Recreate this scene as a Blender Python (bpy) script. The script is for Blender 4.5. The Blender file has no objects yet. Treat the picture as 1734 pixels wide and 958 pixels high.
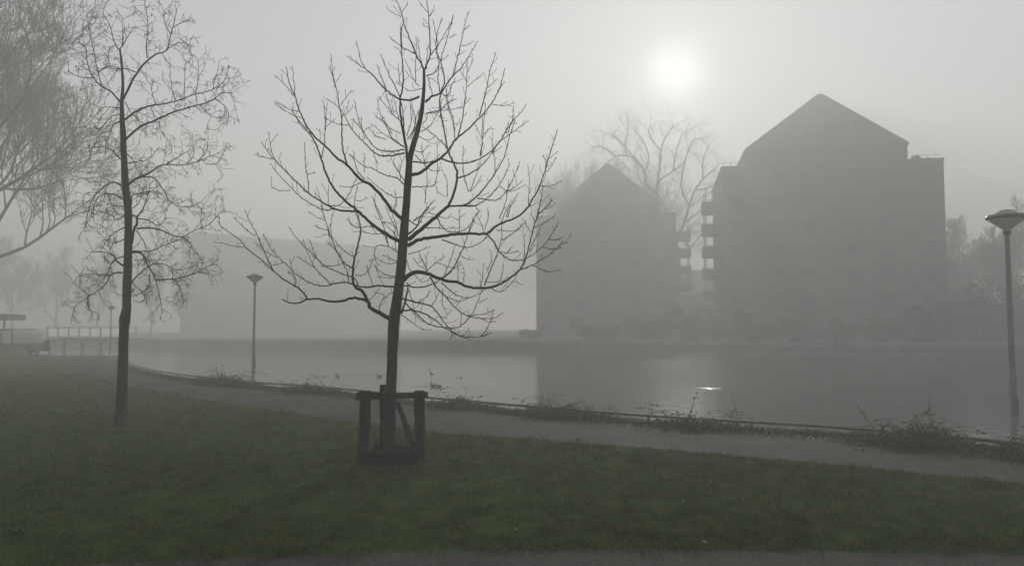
import bpy, math, random
import numpy as np
from mathutils import Vector, Quaternion, noise

random.seed(11)
rng = np.random.default_rng(5)
sc = bpy.context.scene
C = sc.collection
R = math.radians

# ------------------------------------------------------------------ camera, sky, sun, exposure
H = 1.9                      # eye height above the path
PITCH = R(3.3)
F = 1262.0                   # focal length in photo pixels (photo is 1734 x 958)
CX, CY = 867.0, 479.0
cam_d = bpy.data.cameras.new('camera')
cam = bpy.data.objects.new('camera', cam_d); C.objects.link(cam)
cam.location = (0, 0, H)
cam.rotation_euler = (R(90) + PITCH, 0, 0)
cam_d.sensor_width = 36.0
cam_d.lens = 36.0 * F / 1734.0
cam_d.clip_start = 0.05
cam_d.clip_end = 6000
sc.camera = cam


def ray(px, py):
    x = (px - CX) / F; y = -(py - CY) / F
    return Vector((x, math.cos(PITCH) - y * math.sin(PITCH), math.sin(PITCH) + y * math.cos(PITCH)))


def P(px, py, Y):
    d = ray(px, py)
    return Vector((0, 0, H)) + d * (Y / d.y)


def G(px, py, z=0.0):
    d = ray(px, py)
    return Vector((0, 0, H)) + d * ((z - H) / d.z)


SUN = ray(1143, 122).normalized()
SUN_EL = math.asin(SUN.z)
SUN_AZ = math.atan2(SUN.x, SUN.y)
w = bpy.data.worlds.new('World'); sc.world = w; w.use_nodes = True
nt = w.node_tree
sky = nt.nodes.new('ShaderNodeTexSky'); sky.sky_type = 'NISHITA'; sky.sun_disc = False
sky.sun_elevation = SUN_EL; sky.sun_rotation = SUN_AZ
sky.dust_density = 0.3; sky.air_density = 1.0; sky.ozone_density = 1.0
bg = nt.nodes['Background']; bg.inputs['Strength'].default_value = 0.074
hs = nt.nodes.new('ShaderNodeHueSaturation'); hs.inputs['Saturation'].default_value = 0.35   # mutes the sky blue towards neutral grey
nt.links.new(sky.outputs['Color'], hs.inputs['Color']); nt.links.new(hs.outputs['Color'], bg.inputs['Color'])
sun_d = bpy.data.lights.new('sun', 'SUN'); sun_d.energy = 2.9; sun_d.angle = R(2.0); sun_d.color = (1.0, 0.96, 0.88)
sun = bpy.data.objects.new('sun', sun_d); C.objects.link(sun)
sun.rotation_euler = SUN.to_track_quat('Z', 'Y').to_euler(); sun.location = SUN * 60

vs = sc.view_settings
vs.view_transform = 'Standard'; vs.look = 'None'; vs.gamma = 1.0; vs.use_curve_mapping = False
vs.exposure = 0.78
cy = sc.cycles
cy.max_bounces = 6; cy.diffuse_bounces = 2; cy.glossy_bounces = 3; cy.transmission_bounces = 4; cy.transparent_max_bounces = 6
cy.volume_bounces = 2
cy.sample_clamp_indirect = 3.0
cy.use_denoising = True
HAZE = 0.0115
HAZE_G = 0.25


# ------------------------------------------------------------------ helpers
def link(o, parent=None):
    C.objects.link(o)
    if parent is not None: o.parent = parent
    return o


class MB:
    """collects tubes, boxes and sheets into one mesh"""
    def __init__(s): s.v = []; s.f = []; s.smooth = []

    def add(s, vs_, fs, smooth=False):
        b = len(s.v); s.v.extend([tuple(v) for v in vs_])
        s.f.extend([tuple(i + b for i in f) for f in fs]); s.smooth.extend([smooth] * len(fs))

    def tube(s, pts, rad, n=5, cap=True, smooth=True, lump=0.0):
        m = len(pts)
        if m < 2: return
        T = []
        for i in range(m):
            a = pts[max(i - 1, 0)]; b = pts[min(i + 1, m - 1)]
            t = (b - a)
            T.append(t.normalized() if t.length > 1e-9 else Vector((0, 0, 1)))
        u = T[0].orthogonal().normalized()
        V = []; Fs = []
        for i in range(m):
            if i > 0:
                u = u - T[i] * u.dot(T[i])
                u = u.normalized() if u.length > 1e-6 else T[i].orthogonal().normalized()
            v = T[i].cross(u)
            for k in range(n):
                a = 2 * math.pi * k / n
                r = rad[i]
                if lump: r *= 1 + lump * noise.noise(Vector((pts[i].x * 9 + 5 * math.cos(a), pts[i].y * 9 + 5 * math.sin(a), pts[i].z * 5)))
                V.append(pts[i] + (u * math.cos(a) + v * math.sin(a)) * r)
        for i in range(m - 1):
            for k in range(n):
                k2 = (k + 1) % n
                Fs.append((i * n + k, i * n + k2, (i + 1) * n + k2, (i + 1) * n + k))
        if cap:
            Fs.append(tuple(range(n - 1, -1, -1))); Fs.append(tuple((m - 1) * n + k for k in range(n)))
        s.add(V, Fs, smooth)

    def box(s, x0, x1, y0, y1, z0, z1):
        s.add([(x0, y0, z0), (x1, y0, z0), (x1, y1, z0), (x0, y1, z0), (x0, y0, z1), (x1, y0, z1), (x1, y1, z1), (x0, y1, z1)],
              [(3, 2, 1, 0), (4, 5, 6, 7), (0, 1, 5, 4), (1, 2, 6, 5), (2, 3, 7, 6), (3, 0, 4, 7)])

    def plank(s, a, b, wid, th, side, seg=8, rough=0.006, seed=0, taper=1.0):
        """weathered timber from a to b; 'side' is the direction of its width"""
        a = Vector(a); b = Vector(b); t = (b - a).normalized()
        sd = (Vector(side) - t * Vector(side).dot(t)).normalized(); up = t.cross(sd)
        V = []; Fs = []
        prof = [(-.5, -.38), (-.38, -.5), (0, -.52), (.38, -.5), (.5, -.38), (.52, 0), (.5, .38), (.38, .5), (0, .49), (-.38, .5), (-.5, .38), (-.51, 0)]
        n = len(prof)
        for i in range(seg + 1):
            f = i / seg; c = a.lerp(b, f)
            k = 1 + (taper - 1) * f
            bow = Vector((noise.noise((seed, f * 1.7, 0)), noise.noise((seed, f * 1.7, 7)), 0)) * rough * 1.5
            for j, (p, q) in enumerate(prof):
                nz = noise.noise((seed * 3.1 + j * 1.3, f * 6, 2.5)) * rough
                V.append(c + bow + sd * (p * wid * k + nz) + up * (q * th * k + nz))
        for i in range(seg):
            for k in range(n):
                k2 = (k + 1) % n
                Fs.append((i * n + k, i * n + k2, (i + 1) * n + k2, (i + 1) * n + k))
        Fs.append(tuple(range(n - 1, -1, -1))); Fs.append(tuple(seg * n + k for k in range(n)))
        s.add(V, Fs)

    def lathe(s, prof, n=32, c=(0, 0, 0), smooth=True):
        V = []; Fs = []; m = len(prof)
        for r, z in prof:
            for k in range(n):
                a = 2 * math.pi * k / n
                V.append((c[0] + r * math.cos(a), c[1] + r * math.sin(a), c[2] + z))
        for i in range(m - 1):
            for k in range(n):
                k2 = (k + 1) % n
                Fs.append((i * n + k, i * n + k2, (i + 1) * n + k2, (i + 1) * n + k))
        s.add(V, Fs, smooth)

    def build(s, name, mat, parent=None):
        me = bpy.data.meshes.new(name)
        me.from_pydata(s.v, [], s.f)
        me.polygons.foreach_set('use_smooth', s.smooth)
        me.materials.append(mat); me.update()
        return link(bpy.data.objects.new(name, me), parent)


def mesh_np(name, V, tri_n, mat, parent=None):
    """V: (k*tri_n,3) loose n-gons of tri_n corners each"""
    nv = len(V); nf = nv // tri_n
    me = bpy.data.meshes.new(name)
    me.vertices.add(nv); me.vertices.foreach_set('co', V.astype(np.float32).ravel())
    me.loops.add(nv); me.loops.foreach_set('vertex_index', np.arange(nv, dtype=np.int32))
    me.polygons.add(nf); me.polygons.foreach_set('loop_start', np.arange(0, nv, tri_n, dtype=np.int32))
    me.materials.append(mat); me.update(calc_edges=True); me.validate()
    return link(bpy.data.objects.new(name, me), parent)


def tag(o, label=None, cat=None, group=None, kind=None):
    if label: o['label'] = label
    if cat: o['category'] = cat
    if group: o['group'] = group
    if kind: o['kind'] = kind
    return o


def thing(name, label, cat, loc=(0, 0, 0), rz=0.0, group=None):
    o = bpy.data.objects.new(name, None); C.objects.link(o)
    o.location = loc; o.rotation_euler = (0, 0, rz); o.empty_display_size = 0.2
    return tag(o, label, cat, group)


def copy_tree(o, parent=None):
    c = o.copy(); C.objects.link(c)
    if parent is not None: c.parent = parent
    for ch in [x for x in C.objects if x.parent == o]: copy_tree(ch, c)
    return c


def spline(pts, per=4):
    """Catmull-Rom through the points"""
    out = []
    n = len(pts)
    for i in range(n - 1):
        p0 = pts[max(i - 1, 0)]; p1 = pts[i]; p2 = pts[i + 1]; p3 = pts[min(i + 2, n - 1)]
        for k in range(per):
            t = k / per
            out.append(0.5 * ((2 * p1) + (p2 - p0) * t + (2 * p0 - 5 * p1 + 4 * p2 - p3) * t * t + (3 * p1 - p0 - 3 * p2 + p3) * t ** 3))
    out.append(pts[-1])
    return out


# ------------------------------------------------------------------ materials
def new_mat(name):
    m = bpy.data.materials.new(name); m.use_nodes = True
    n = m.node_tree.nodes; b = n['Principled BSDF']
    return m, m.node_tree, n, m.node_tree.links, b


def noisy(name, c1, c2, scale=6, rough=0.8, bump=0.3, bscale=None, detail=6, dist=0.02, stretch=None, spec=0.3, contrast=(0.35, 0.65)):
    m, t, n, l, b = new_mat(name)
    tc = n.new('ShaderNodeTexCoord'); src = tc.outputs['Object']
    if stretch:
        mp = n.new('ShaderNodeMapping'); mp.inputs['Scale'].default_value = stretch
        l.new(src, mp.inputs['Vector']); src = mp.outputs['Vector']
    nz = n.new('ShaderNodeTexNoise'); nz.inputs['Scale'].default_value = scale; nz.inputs['Detail'].default_value = detail
    l.new(src, nz.inputs['Vector'])
    cr = n.new('ShaderNodeValToRGB')
    cr.color_ramp.elements[0].position = contrast[0]; cr.color_ramp.elements[1].position = contrast[1]
    cr.color_ramp.elements[0].color = (*c1, 1); cr.color_ramp.elements[1].color = (*c2, 1)
    l.new(nz.outputs['Fac'], cr.inputs['Fac']); l.new(cr.outputs['Color'], b.inputs['Base Color'])
    b.inputs['Roughness'].default_value = rough; b.inputs['Specular IOR Level'].default_value = spec
    if bump:
        n2 = n.new('ShaderNodeTexNoise'); n2.inputs['Scale'].default_value = bscale or scale * 5; n2.inputs['Detail'].default_value = 5
        l.new(src, n2.inputs['Vector'])
        bp = n.new('ShaderNodeBump'); bp.inputs['Strength'].default_value = bump; bp.inputs['Distance'].default_value = dist
        l.new(n2.outputs['Fac'], bp.inputs['Height']); l.new(bp.outputs['Normal'], b.inputs['Normal'])
    return m


M = {}
M['bark'] = noisy('dark_bark', (0.018, 0.016, 0.013), (0.055, 0.048, 0.039), 8, 0.9, 0.9, 30, stretch=(1, 1, 0.25))
M['twig'] = noisy('twig_bark', (0.016, 0.013, 0.011), (0.036, 0.03, 0.026), 20, 0.8, 0)
M['bark2'] = noisy('grey_bark', (0.018, 0.016, 0.013), (0.058, 0.052, 0.044), 7, 0.92, 1.0, 25, stretch=(1, 1, 0.3))
M['dryleaf'] = noisy('dry_catkin', (0.035, 0.026, 0.017), (0.075, 0.055, 0.034), 15, 0.8, 0)
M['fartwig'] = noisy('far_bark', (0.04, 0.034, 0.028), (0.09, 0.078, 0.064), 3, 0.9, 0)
M['timber'] = noisy('wet_timber', (0.016, 0.014, 0.011), (0.055, 0.048, 0.038), 5, 0.88, 0.7, 30, stretch=(3, 3, 0.5), spec=0.15)
M['timber_wet'] = noisy('black_wet_timber', (0.007, 0.0065, 0.006), (0.02, 0.017, 0.015), 6, 0.9, 0.6, 30, stretch=(0.6, 3, 3), spec=0.1)
M['soil'] = noisy('soil', (0.03, 0.024, 0.017), (0.07, 0.055, 0.04), 9, 0.95, 0.8, 40)
M['brick'] = noisy('brown_brick', (0.085, 0.066, 0.056), (0.13, 0.10, 0.085), 0.6, 0.9, 0.2, 8)
M['roof'] = noisy('slate_roof', (0.07, 0.068, 0.068), (0.12, 0.115, 0.11), 0.8, 0.8, 0.2, 8)
M['concrete'] = noisy('concrete', (0.25, 0.24, 0.22), (0.38, 0.37, 0.34), 1.5, 0.9, 0.2, 12)
M['quay'] = noisy('pale_quay', (0.13, 0.125, 0.115), (0.22, 0.21, 0.195), 0.6, 0.9, 0.2, 9)  # on the far bank this pale tone also imitates fading in fog
M['render'] = noisy('pale_render', (0.32, 0.31, 0.29), (0.42, 0.4, 0.37), 0.5, 0.9, 0.1, 8)
M['whitepaint'] = noisy('white_paint', (0.70, 0.70, 0.68), (0.82, 0.82, 0.80), 3, 0.5, 0.05)
M['steel'] = noisy('painted_steel', (0.16, 0.17, 0.17), (0.24, 0.25, 0.25), 3, 0.5, 0.1, 40, stretch=(1, 1, 0.3), spec=0.5)
M['polegrey'] = noisy('galvanised_pole', (0.20, 0.205, 0.20), (0.32, 0.325, 0.315), 4, 0.5, 0.1, 40, stretch=(1, 1, 0.25), spec=0.5)
M['darksteel'] = noisy('dark_steel', (0.03, 0.03, 0.03), (0.07, 0.065, 0.06), 6, 0.55, 0.2, 40, spec=0.5)
M['rail'] = noisy('weathered_rail', (0.07, 0.065, 0.06), (0.16, 0.15, 0.135), 3, 0.6, 0.3, 30, spec=0.4)
M['bramble_stem'] = noisy('bramble_stem', (0.045, 0.028, 0.022), (0.09, 0.055, 0.04), 10, 0.7, 0)
M['feather'] = noisy('dark_feather', (0.03, 0.028, 0.026), (0.09, 0.08, 0.07), 30, 0.7, 0)

m, t, n, l, b = new_mat('opal_plastic')
b.inputs['Base Color'].default_value = (0.72, 0.72, 0.68, 1); b.inputs['Roughness'].default_value = 0.35
tr = n.new('ShaderNodeBsdfTranslucent'); tr.inputs['Color'].default_value = (0.75, 0.74, 0.7, 1)
mx = n.new('ShaderNodeMixShader'); mx.inputs['Fac'].default_value = 0.5
l.new(b.outputs['BSDF'], mx.inputs[1]); l.new(tr.outputs['BSDF'], mx.inputs[2])
l.new(mx.outputs['Shader'], n['Material Output'].inputs['Surface'])
nz = n.new('ShaderNodeTexNoise'); nz.inputs['Scale'].default_value = 9
cr = n.new('ShaderNodeValToRGB'); cr.color_ramp.elements[0].color = (0.45, 0.45, 0.41, 1); cr.color_ramp.elements[1].color = (0.75, 0.75, 0.71, 1)
l.new(nz.outputs['Fac'], cr.inputs['Fac']); l.new(cr.outputs['Color'], b.inputs['Base Color'])
M['opal'] = m

m, t, n, l, b = new_mat('window_glass')
b.inputs['Base Color'].default_value = (0.03, 0.035, 0.04, 1); b.inputs['Roughness'].default_value = 0.25
b.inputs['Specular IOR Level'].default_value = 0.35
M['glass'] = m
m, t, n, l, b = new_mat('frosted_glass')
b.inputs['Base Color'].default_value = (0.8, 0.8, 0.78, 1); b.inputs['Roughness'].default_value = 0.4
tr = n.new('ShaderNodeBsdfTranslucent'); tr.inputs['Color'].default_value = (0.96, 0.96, 0.94, 1)
nz = n.new('ShaderNodeTexNoise'); nz.inputs['Scale'].default_value = 2.0
mr = n.new('ShaderNodeMapRange'); mr.inputs['To Min'].default_value = 0.78; mr.inputs['To Max'].default_value = 0.95; l.new(nz.outputs['Fac'], mr.inputs['Value'])
mx = n.new('ShaderNodeMixShader'); l.new(mr.outputs['Result'], mx.inputs['Fac'])
l.new(b.outputs['BSDF'], mx.inputs[1]); l.new(tr.outputs['BSDF'], mx.inputs[2])
l.new(mx.outputs['Shader'], n['Material Output'].inputs['Surface'])
M['frosted'] = m


def leafy(name, cols, scale=2.0, rough=0.6, trans=0.25):
    """blades and leaves: colour varies by place and by leaf"""
    m, t, n, l, b = new_mat(name)
    geo = n.new('ShaderNodeNewGeometry')
    nz = n.new('ShaderNodeTexNoise'); nz.inputs['Scale'].default_value = scale; nz.inputs['Detail'].default_value = 6
    l.new(geo.outputs['Position'], nz.inputs['Vector'])
    mul = n.new('ShaderNodeMath'); mul.operation = 'MULTIPLY_ADD'; mul.inputs[1].default_value = 0.35
    l.new(geo.outputs['Random Per Island'], mul.inputs[0])
    sub = n.new('ShaderNodeMath'); sub.operation = 'SUBTRACT'; sub.inputs[1].default_value = 0.175
    l.new(nz.outputs['Fac'], sub.inputs[0]); l.new(sub.outputs[0], mul.inputs[2])
    cr = n.new('ShaderNodeValToRGB')
    while len(cr.color_ramp.elements) < len(cols): cr.color_ramp.elements.new(0.5)
    for i, c in enumerate(cols):
        cr.color_ramp.elements[i].position = 0.34 + 0.32 * i / (len(cols) - 1); cr.color_ramp.elements[i].color = (*c, 1)
    l.new(mul.outputs[0], cr.inputs['Fac'])
    l.new(cr.outputs['Color'], b.inputs['Base Color']); b.inputs['Roughness'].default_value = rough
    b.inputs['Specular IOR Level'].default_value = 0.25
    tr = n.new('ShaderNodeBsdfTranslucent'); l.new(cr.outputs['Color'], tr.inputs['Color'])
    mx = n.new('ShaderNodeMixShader'); mx.inputs['Fac'].default_value = trans
    l.new(b.outputs['BSDF'], mx.inputs[1]); l.new(tr.outputs['BSDF'], mx.inputs[2])
    l.new(mx.outputs['Shader'], n['Material Output'].inputs['Surface'])
    return m


M['grass'] = leafy('grass_blades', [(0.022, 0.050, 0.003), (0.048, 0.092, 0.006), (0.076, 0.128, 0.010), (0.130, 0.152, 0.032)], 4.5)
M['bramble_leaf'] = leafy('bramble_leaf', [(0.022, 0.022, 0.012), (0.042, 0.036, 0.02), (0.07, 0.048, 0.03)], 3.0)
M['litter'] = leafy('dead_leaf', [(0.05, 0.035, 0.022), (0.10, 0.075, 0.05), (0.18, 0.15, 0.11)], 5.0)
M['streak_flecks'] = leafy('pale_streak_flecks', [(0.12, 0.10, 0.08), (0.22, 0.20, 0.17), (0.32, 0.30, 0.27)], 5.0)  # pale colour imitates wet glints and mud on the path edge
M['evergreen'] = leafy('evergreen_leaf', [(0.025, 0.035, 0.014), (0.045, 0.055, 0.022), (0.06, 0.06, 0.03)], 0.8)

# lawn soil and turf under the blades
m, t, n, l, b = new_mat('lawn_turf')
geo = n.new('ShaderNodeNewGeometry')
n1 = n.new('ShaderNodeTexNoise'); n1.inputs['Scale'].default_value = 3.0; n1.inputs['Detail'].default_value = 8
n2 = n.new('ShaderNodeTexNoise'); n2.inputs['Scale'].default_value = 14; n2.inputs['Detail'].default_value = 8; n2.inputs['Roughness'].default_value = 0.75
for q in (n1, n2): l.new(geo.outputs['Position'], q.inputs['Vector'])
mixn = n.new('ShaderNodeMath'); mixn.operation = 'MULTIPLY_ADD'; mixn.inputs[1].default_value = 0.5
hl = n.new('ShaderNodeMath'); hl.operation = 'MULTIPLY'; hl.inputs[1].default_value = 0.5
l.new(n1.outputs['Fac'], mixn.inputs[0]); l.new(n2.outputs['Fac'], hl.inputs[0]); l.new(hl.outputs[0], mixn.inputs[2])
cr = n.new('ShaderNodeValToRGB'); e = cr.color_ramp.elements
e[0].position = 0.36; e[0].color = (0.026, 0.052, 0.004, 1); e[1].position = 0.64; e[1].color = (0.072, 0.118, 0.010, 1)
l.new(mixn.outputs[0], cr.inputs['Fac']); l.new(cr.outputs['Color'], b.inputs['Base Color'])
b.inputs['Roughness'].default_value = 0.95; b.inputs['Specular IOR Level'].default_value = 0.1
bp = n.new('ShaderNodeBump'); bp.inputs['Strength'].default_value = 1.0; bp.inputs['Distance'].default_value = 0.06
l.new(n2.outputs['Fac'], bp.inputs['Height']); l.new(bp.outputs['Normal'], b.inputs['Normal'])
M['turf'] = m

# damp asphalt
m, t, n, l, b = new_mat('damp_asphalt')
geo = n.new('ShaderNodeNewGeometry')
n1 = n.new('ShaderNodeTexNoise'); n1.inputs['Scale'].default_value = 0.8; n1.inputs['Detail'].default_value = 8; n1.inputs['Roughness'].default_value = 0.65
n2 = n.new('ShaderNodeTexNoise'); n2.inputs['Scale'].default_value = 30; n2.inputs['Detail'].default_value = 6; n2.inputs['Roughness'].default_value = 0.75
vo = n.new('ShaderNodeTexVoronoi'); vo.inputs['Scale'].default_value = 55
for q in (n1, n2, vo): l.new(geo.outputs['Position'], q.inputs['Vector'])
cr = n.new('ShaderNodeValToRGB'); e = cr.color_ramp.elements
e[0].position = 0.38; e[0].color = (0.016, 0.0155, 0.015, 1); e[1].position = 0.64; e[1].color = (0.066, 0.064, 0.061, 1)
l.new(n1.outputs['Fac'], cr.inputs['Fac'])
cr2 = n.new('ShaderNodeValToRGB'); e = cr2.color_ramp.elements
e[0].position = 0.36; e[0].color = (0.3, 0.3, 0.3, 1); e[1].position = 0.68; e[1].color = (2.3, 2.28, 2.22, 1)
l.new(n2.outputs['Fac'], cr2.inputs['Fac'])
mm = n.new('ShaderNodeMix'); mm.data_type = 'RGBA'; mm.blend_type = 'MULTIPLY'; mm.inputs['Factor'].default_value = 0.8
l.new(cr.outputs['Color'], mm.inputs['A']); l.new(cr2.outputs['Color'], mm.inputs['B']); l.new(mm.outputs['Result'], b.inputs['Base Color'])
rr = n.new('ShaderNodeMapRange'); rr.inputs['From Min'].default_value = 0.35; rr.inputs['From Max'].default_value = 0.62
rr.inputs['To Min'].default_value = 0.8; rr.inputs['To Max'].default_value = 0.97
l.new(n1.outputs['Fac'], rr.inputs['Value']); l.new(rr.outputs['Result'], b.inputs['Roughness'])
bp = n.new('ShaderNodeBump'); bp.inputs['Strength'].default_value = 0.6; bp.inputs['Distance'].default_value = 0.006
l.new(vo.outputs['Distance'], bp.inputs['Height']); l.new(bp.outputs['Normal'], b.inputs['Normal'])
b.inputs['Specular IOR Level'].default_value = 0.12
M['asphalt'] = m

# ------------------------------------------------------------------ layout lines of the ground (world metres)
WATER_Z = -0.62
RAIL_Z = 0.17
rail_px = [(222, 617), (260, 626), (300, 632), (350, 638), (400, 643), (450, 647.5), (520, 652), (600, 659), (660, 665), (735, 672.5), (800, 678),
           (870, 684), (960, 691), (1060, 699), (1160, 706), (1290, 713), (1390, 719), (1480, 726), (1600, 736), (1734, 749)]
rail_pts = [G(x, y, RAIL_Z) for x, y in rail_px]
d_end = (rail_pts[-1] - rail_pts[-2]).normalized()
rail_pts += [rail_pts[-1] + d_end * k for k in (2, 5, 9)]
start_dir = (rail_pts[0] - rail_pts[1]).normalized()
near_px = [(1734, 820), (1600, 806), (1500, 795), (1370, 783), (1250, 772), (1120, 761), (1000, 752), (860, 741), (735, 733), (600, 715), (520, 704),
           (430, 690), (330, 674), (250, 660), (180, 643), (130, 629), (100, 617), (86, 608)]
near_pts = [G(x, y) for x, y in near_px]
e_dir = (near_pts[0] - near_pts[1]).normalized()
near_pts = [near_pts[0] + e_dir * k for k in (12, 6, 2)] + near_pts
front_px = [(-200, 968), (0, 962), (250, 952), (420, 944), (560, 938), (760, 934), (1000, 932), (1300, 933), (1734, 936), (1950, 940)]
front_pts = [G(x, y) for x, y in front_px]
corner = Vector((G(205, 602).x, G(205, 602).y, 0))
west = Vector((G(80, 601).x, G(80, 601).y, 0))
bank = [Vector((p.x, p.y, 0)) for p in spline(rail_pts, 3)]


def offset(line, d):
    out = []
    for i in range(len(line)):
        a = line[max(i - 1, 0)]; b_ = line[min(i + 1, len(line) - 1)]
        t_ = (b_ - a); nn = Vector((-t_.y, t_.x, 0)).normalized()
        out.append(line[i] + nn * d)
    return out


edge = offset(bank, 0.14)        # water's edge just behind the rail (rail runs left to right)
inner = offset(bank, -0.45)      # path's far edge


def sheet(name, poly, z, mat, label=None, kind='structure', skirt=None):
    from mathutils.geometry import tessellate_polygon
    vs_ = [Vector((p.x, p.y, z)) for p in poly]
    tris = tessellate_polygon([vs_])
    mb = MB(); mb.add(vs_, [tuple(t_) for t_ in tris])
    if skirt is not None:
        k = len(poly)
        mb.add([(p.x, p.y, z) for p in poly] + [(p.x, p.y, skirt) for p in poly], [(i, i + k, (i + 1) % k + k, (i + 1) % k) for i in range(k)])
    o = mb.build(name, mat)
    for pl in o.data.polygons: pass
    return tag(o, label, None, None, kind)


# ground of the park (grass), everything on the near side of the water
ground_poly = edge + [Vector((120, edge[-1].y - 10, 0)), Vector((120, -60, 0)), Vector((-150, -60, 0)), Vector((-150, 220, 0)), Vector((-62, 220, 0)),
                      Vector((-58, 78, 0)), west, corner]
sheet('ground', ground_poly, 0.0, M['turf'], 'park ground on the near side of the canal', skirt=-1.2)
# path along the water
far_l = [Vector((west.x - 1.5, west.y - 0.4, 0)), Vector((corner.x - 0.4, corner.y - 0.6, 0))]
path_poly = inner + near_pts + [Vector((G(70, 603).x, G(70, 603).y, 0)), *far_l]
sheet('path', path_poly, 0.004, M['asphalt'], 'damp asphalt footpath along the canal')
fp = front_pts + [front_pts[-1] + Vector((6, -0.2, 0)), Vector((14, -3, 0)), Vector((-14, -3, 0)), front_pts[0] + Vector((-6, -0.4, 0))]
sheet('near_path', fp, 0.004, M['asphalt'], 'asphalt path across the foot of the lawn')

# water
m, t, n, l, b = new_mat('canal_water')
b.inputs['Base Color'].default_value = (0.020, 0.022, 0.018, 1); b.inputs['Roughness'].default_value = 0.10; b.inputs['IOR'].default_value = 1.33
geo = n.new('ShaderNodeNewGeometry')
tot = None
for (x0, y0, x1, y1, amp) in [(470, 638, 722, 632, 1.0), (690, 656, 748, 652, 1.0), (1168, 657, 1238, 657, 0.6), (1180, 716, 1300, 712, 0.1), (1080, 720, 1180, 708, 0.05)]:
    a = G(x0, y0, WATER_Z); c = G(x1, y1, WATER_Z)
    mid = (a + c) / 2; ln = (c - a).length / 2; ang = math.atan2(c.y - a.y, c.x - a.x)
    sb = n.new('ShaderNodeVectorMath'); sb.operation = 'SUBTRACT'; sb.inputs[1].default_value = mid; l.new(geo.outputs['Position'], sb.inputs[0])
    rt = n.new('ShaderNodeVectorRotate'); rt.rotation_type = 'Z_AXIS'; rt.inputs['Angle'].default_value = -ang; l.new(sb.outputs[0], rt.inputs['Vector'])
    ml = n.new('ShaderNodeVectorMath'); ml.operation = 'MULTIPLY'; ml.inputs[1].default_value = (1 / ln, 1 / 0.55, 0); l.new(rt.outputs['Vector'], ml.inputs[0])
    le = n.new('ShaderNodeVectorMath'); le.operation = 'LENGTH'; l.new(ml.outputs[0], le.inputs[0])
    mr = n.new('ShaderNodeMapRange'); mr.interpolation_type = 'SMOOTHSTEP'
    mr.inputs['From Min'].default_value = 1.0; mr.inputs['From Max'].default_value = 0.3; mr.inputs['To Min'].default_value = 0; mr.inputs['To Max'].default_value = amp
    l.new(le.outputs['Value'], mr.inputs['Value'])
    if tot is None: tot = mr.outputs['Result']
    else:
        ad = n.new('ShaderNodeMath'); ad.operation = 'ADD'; l.new(tot, ad.inputs[0]); l.new(mr.outputs['Result'], ad.inputs[1]); tot = ad.outputs[0]
nz = n.new('ShaderNodeTexNoise'); nz.inputs['Scale'].default_value = 1.6; nz.inputs['Detail'].default_value = 4
nr = n.new('ShaderNodeTexNoise'); nr.inputs['Scale'].default_value = 7.0; nr.inputs['Detail'].default_value = 3
for q in (nz, nr): l.new(geo.outputs['Position'], q.inputs['Vector'])
b1 = n.new('ShaderNodeBump'); b1.inputs['Strength'].default_value = 0.16; b1.inputs['Distance'].default_value = 0.15
l.new(nz.outputs['Fac'], b1.inputs['Height'])
b2 = n.new('ShaderNodeBump'); b2.inputs['Distance'].default_value = 0.06
l.new(tot, b2.inputs['Strength']); l.new(nr.outputs['Fac'], b2.inputs['Height']); l.new(b1.outputs['Normal'], b2.inputs['Normal'])
l.new(b2.outputs['Normal'], b.inputs['Normal'])
M['water'] = m
wm = MB(); wm.add([(-240, -20, WATER_Z), (240, -20, WATER_Z), (240, 300, WATER_Z), (-240, 300, WATER_Z)], [(0, 1, 2, 3)])
tag(wm.build('water', M['water']), 'still grey canal water', None, None, 'structure')

# far bank
fb = [G(1900, 612, WATER_Z), G(1734, 607, WATER_Z), G(1400, 601, WATER_Z), G(1000, 594.5, WATER_Z), G(860, 592.5, WATER_Z), G(560, 591, WATER_Z), G(330, 590, WATER_Z)]
fbl = [Vector((p.x, p.y, 0)) for p in fb]
bank_poly = [fbl[0] + Vector((70, -14, 0))] + fbl + [Vector((fbl[-1].x - 25, fbl[-1].y + 12, 0)), Vector((-90, 150, 0)), Vector((-90, 290, 0)), Vector((230, 290, 0)), Vector((230, 30, 0))]
o = sheet('far_bank', bank_poly, 0.35, M['quay'], 'far bank of the canal, toned pale to blend into the fog', skirt=-1.2)  # fading into the fog is put into the bank's pale colour
kb = MB()
kl = [fbl[0] + Vector((70, -14, 0))] + fbl
for i in range(len(kl) - 1):
    a = kl[i] + Vector((0, -0.25, 0)); c = kl[i + 1] + Vector((0, -0.25, 0))
    kb.plank((a.x, a.y, 0.22), (c.x, c.y, 0.22), 0.42, 0.40, (0, 0, 1), 6, 0.01, i)
tag(kb.build('quay_edge', M['quay']), 'pale concrete quay edge of the far bank', None, None, 'structure')

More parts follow.
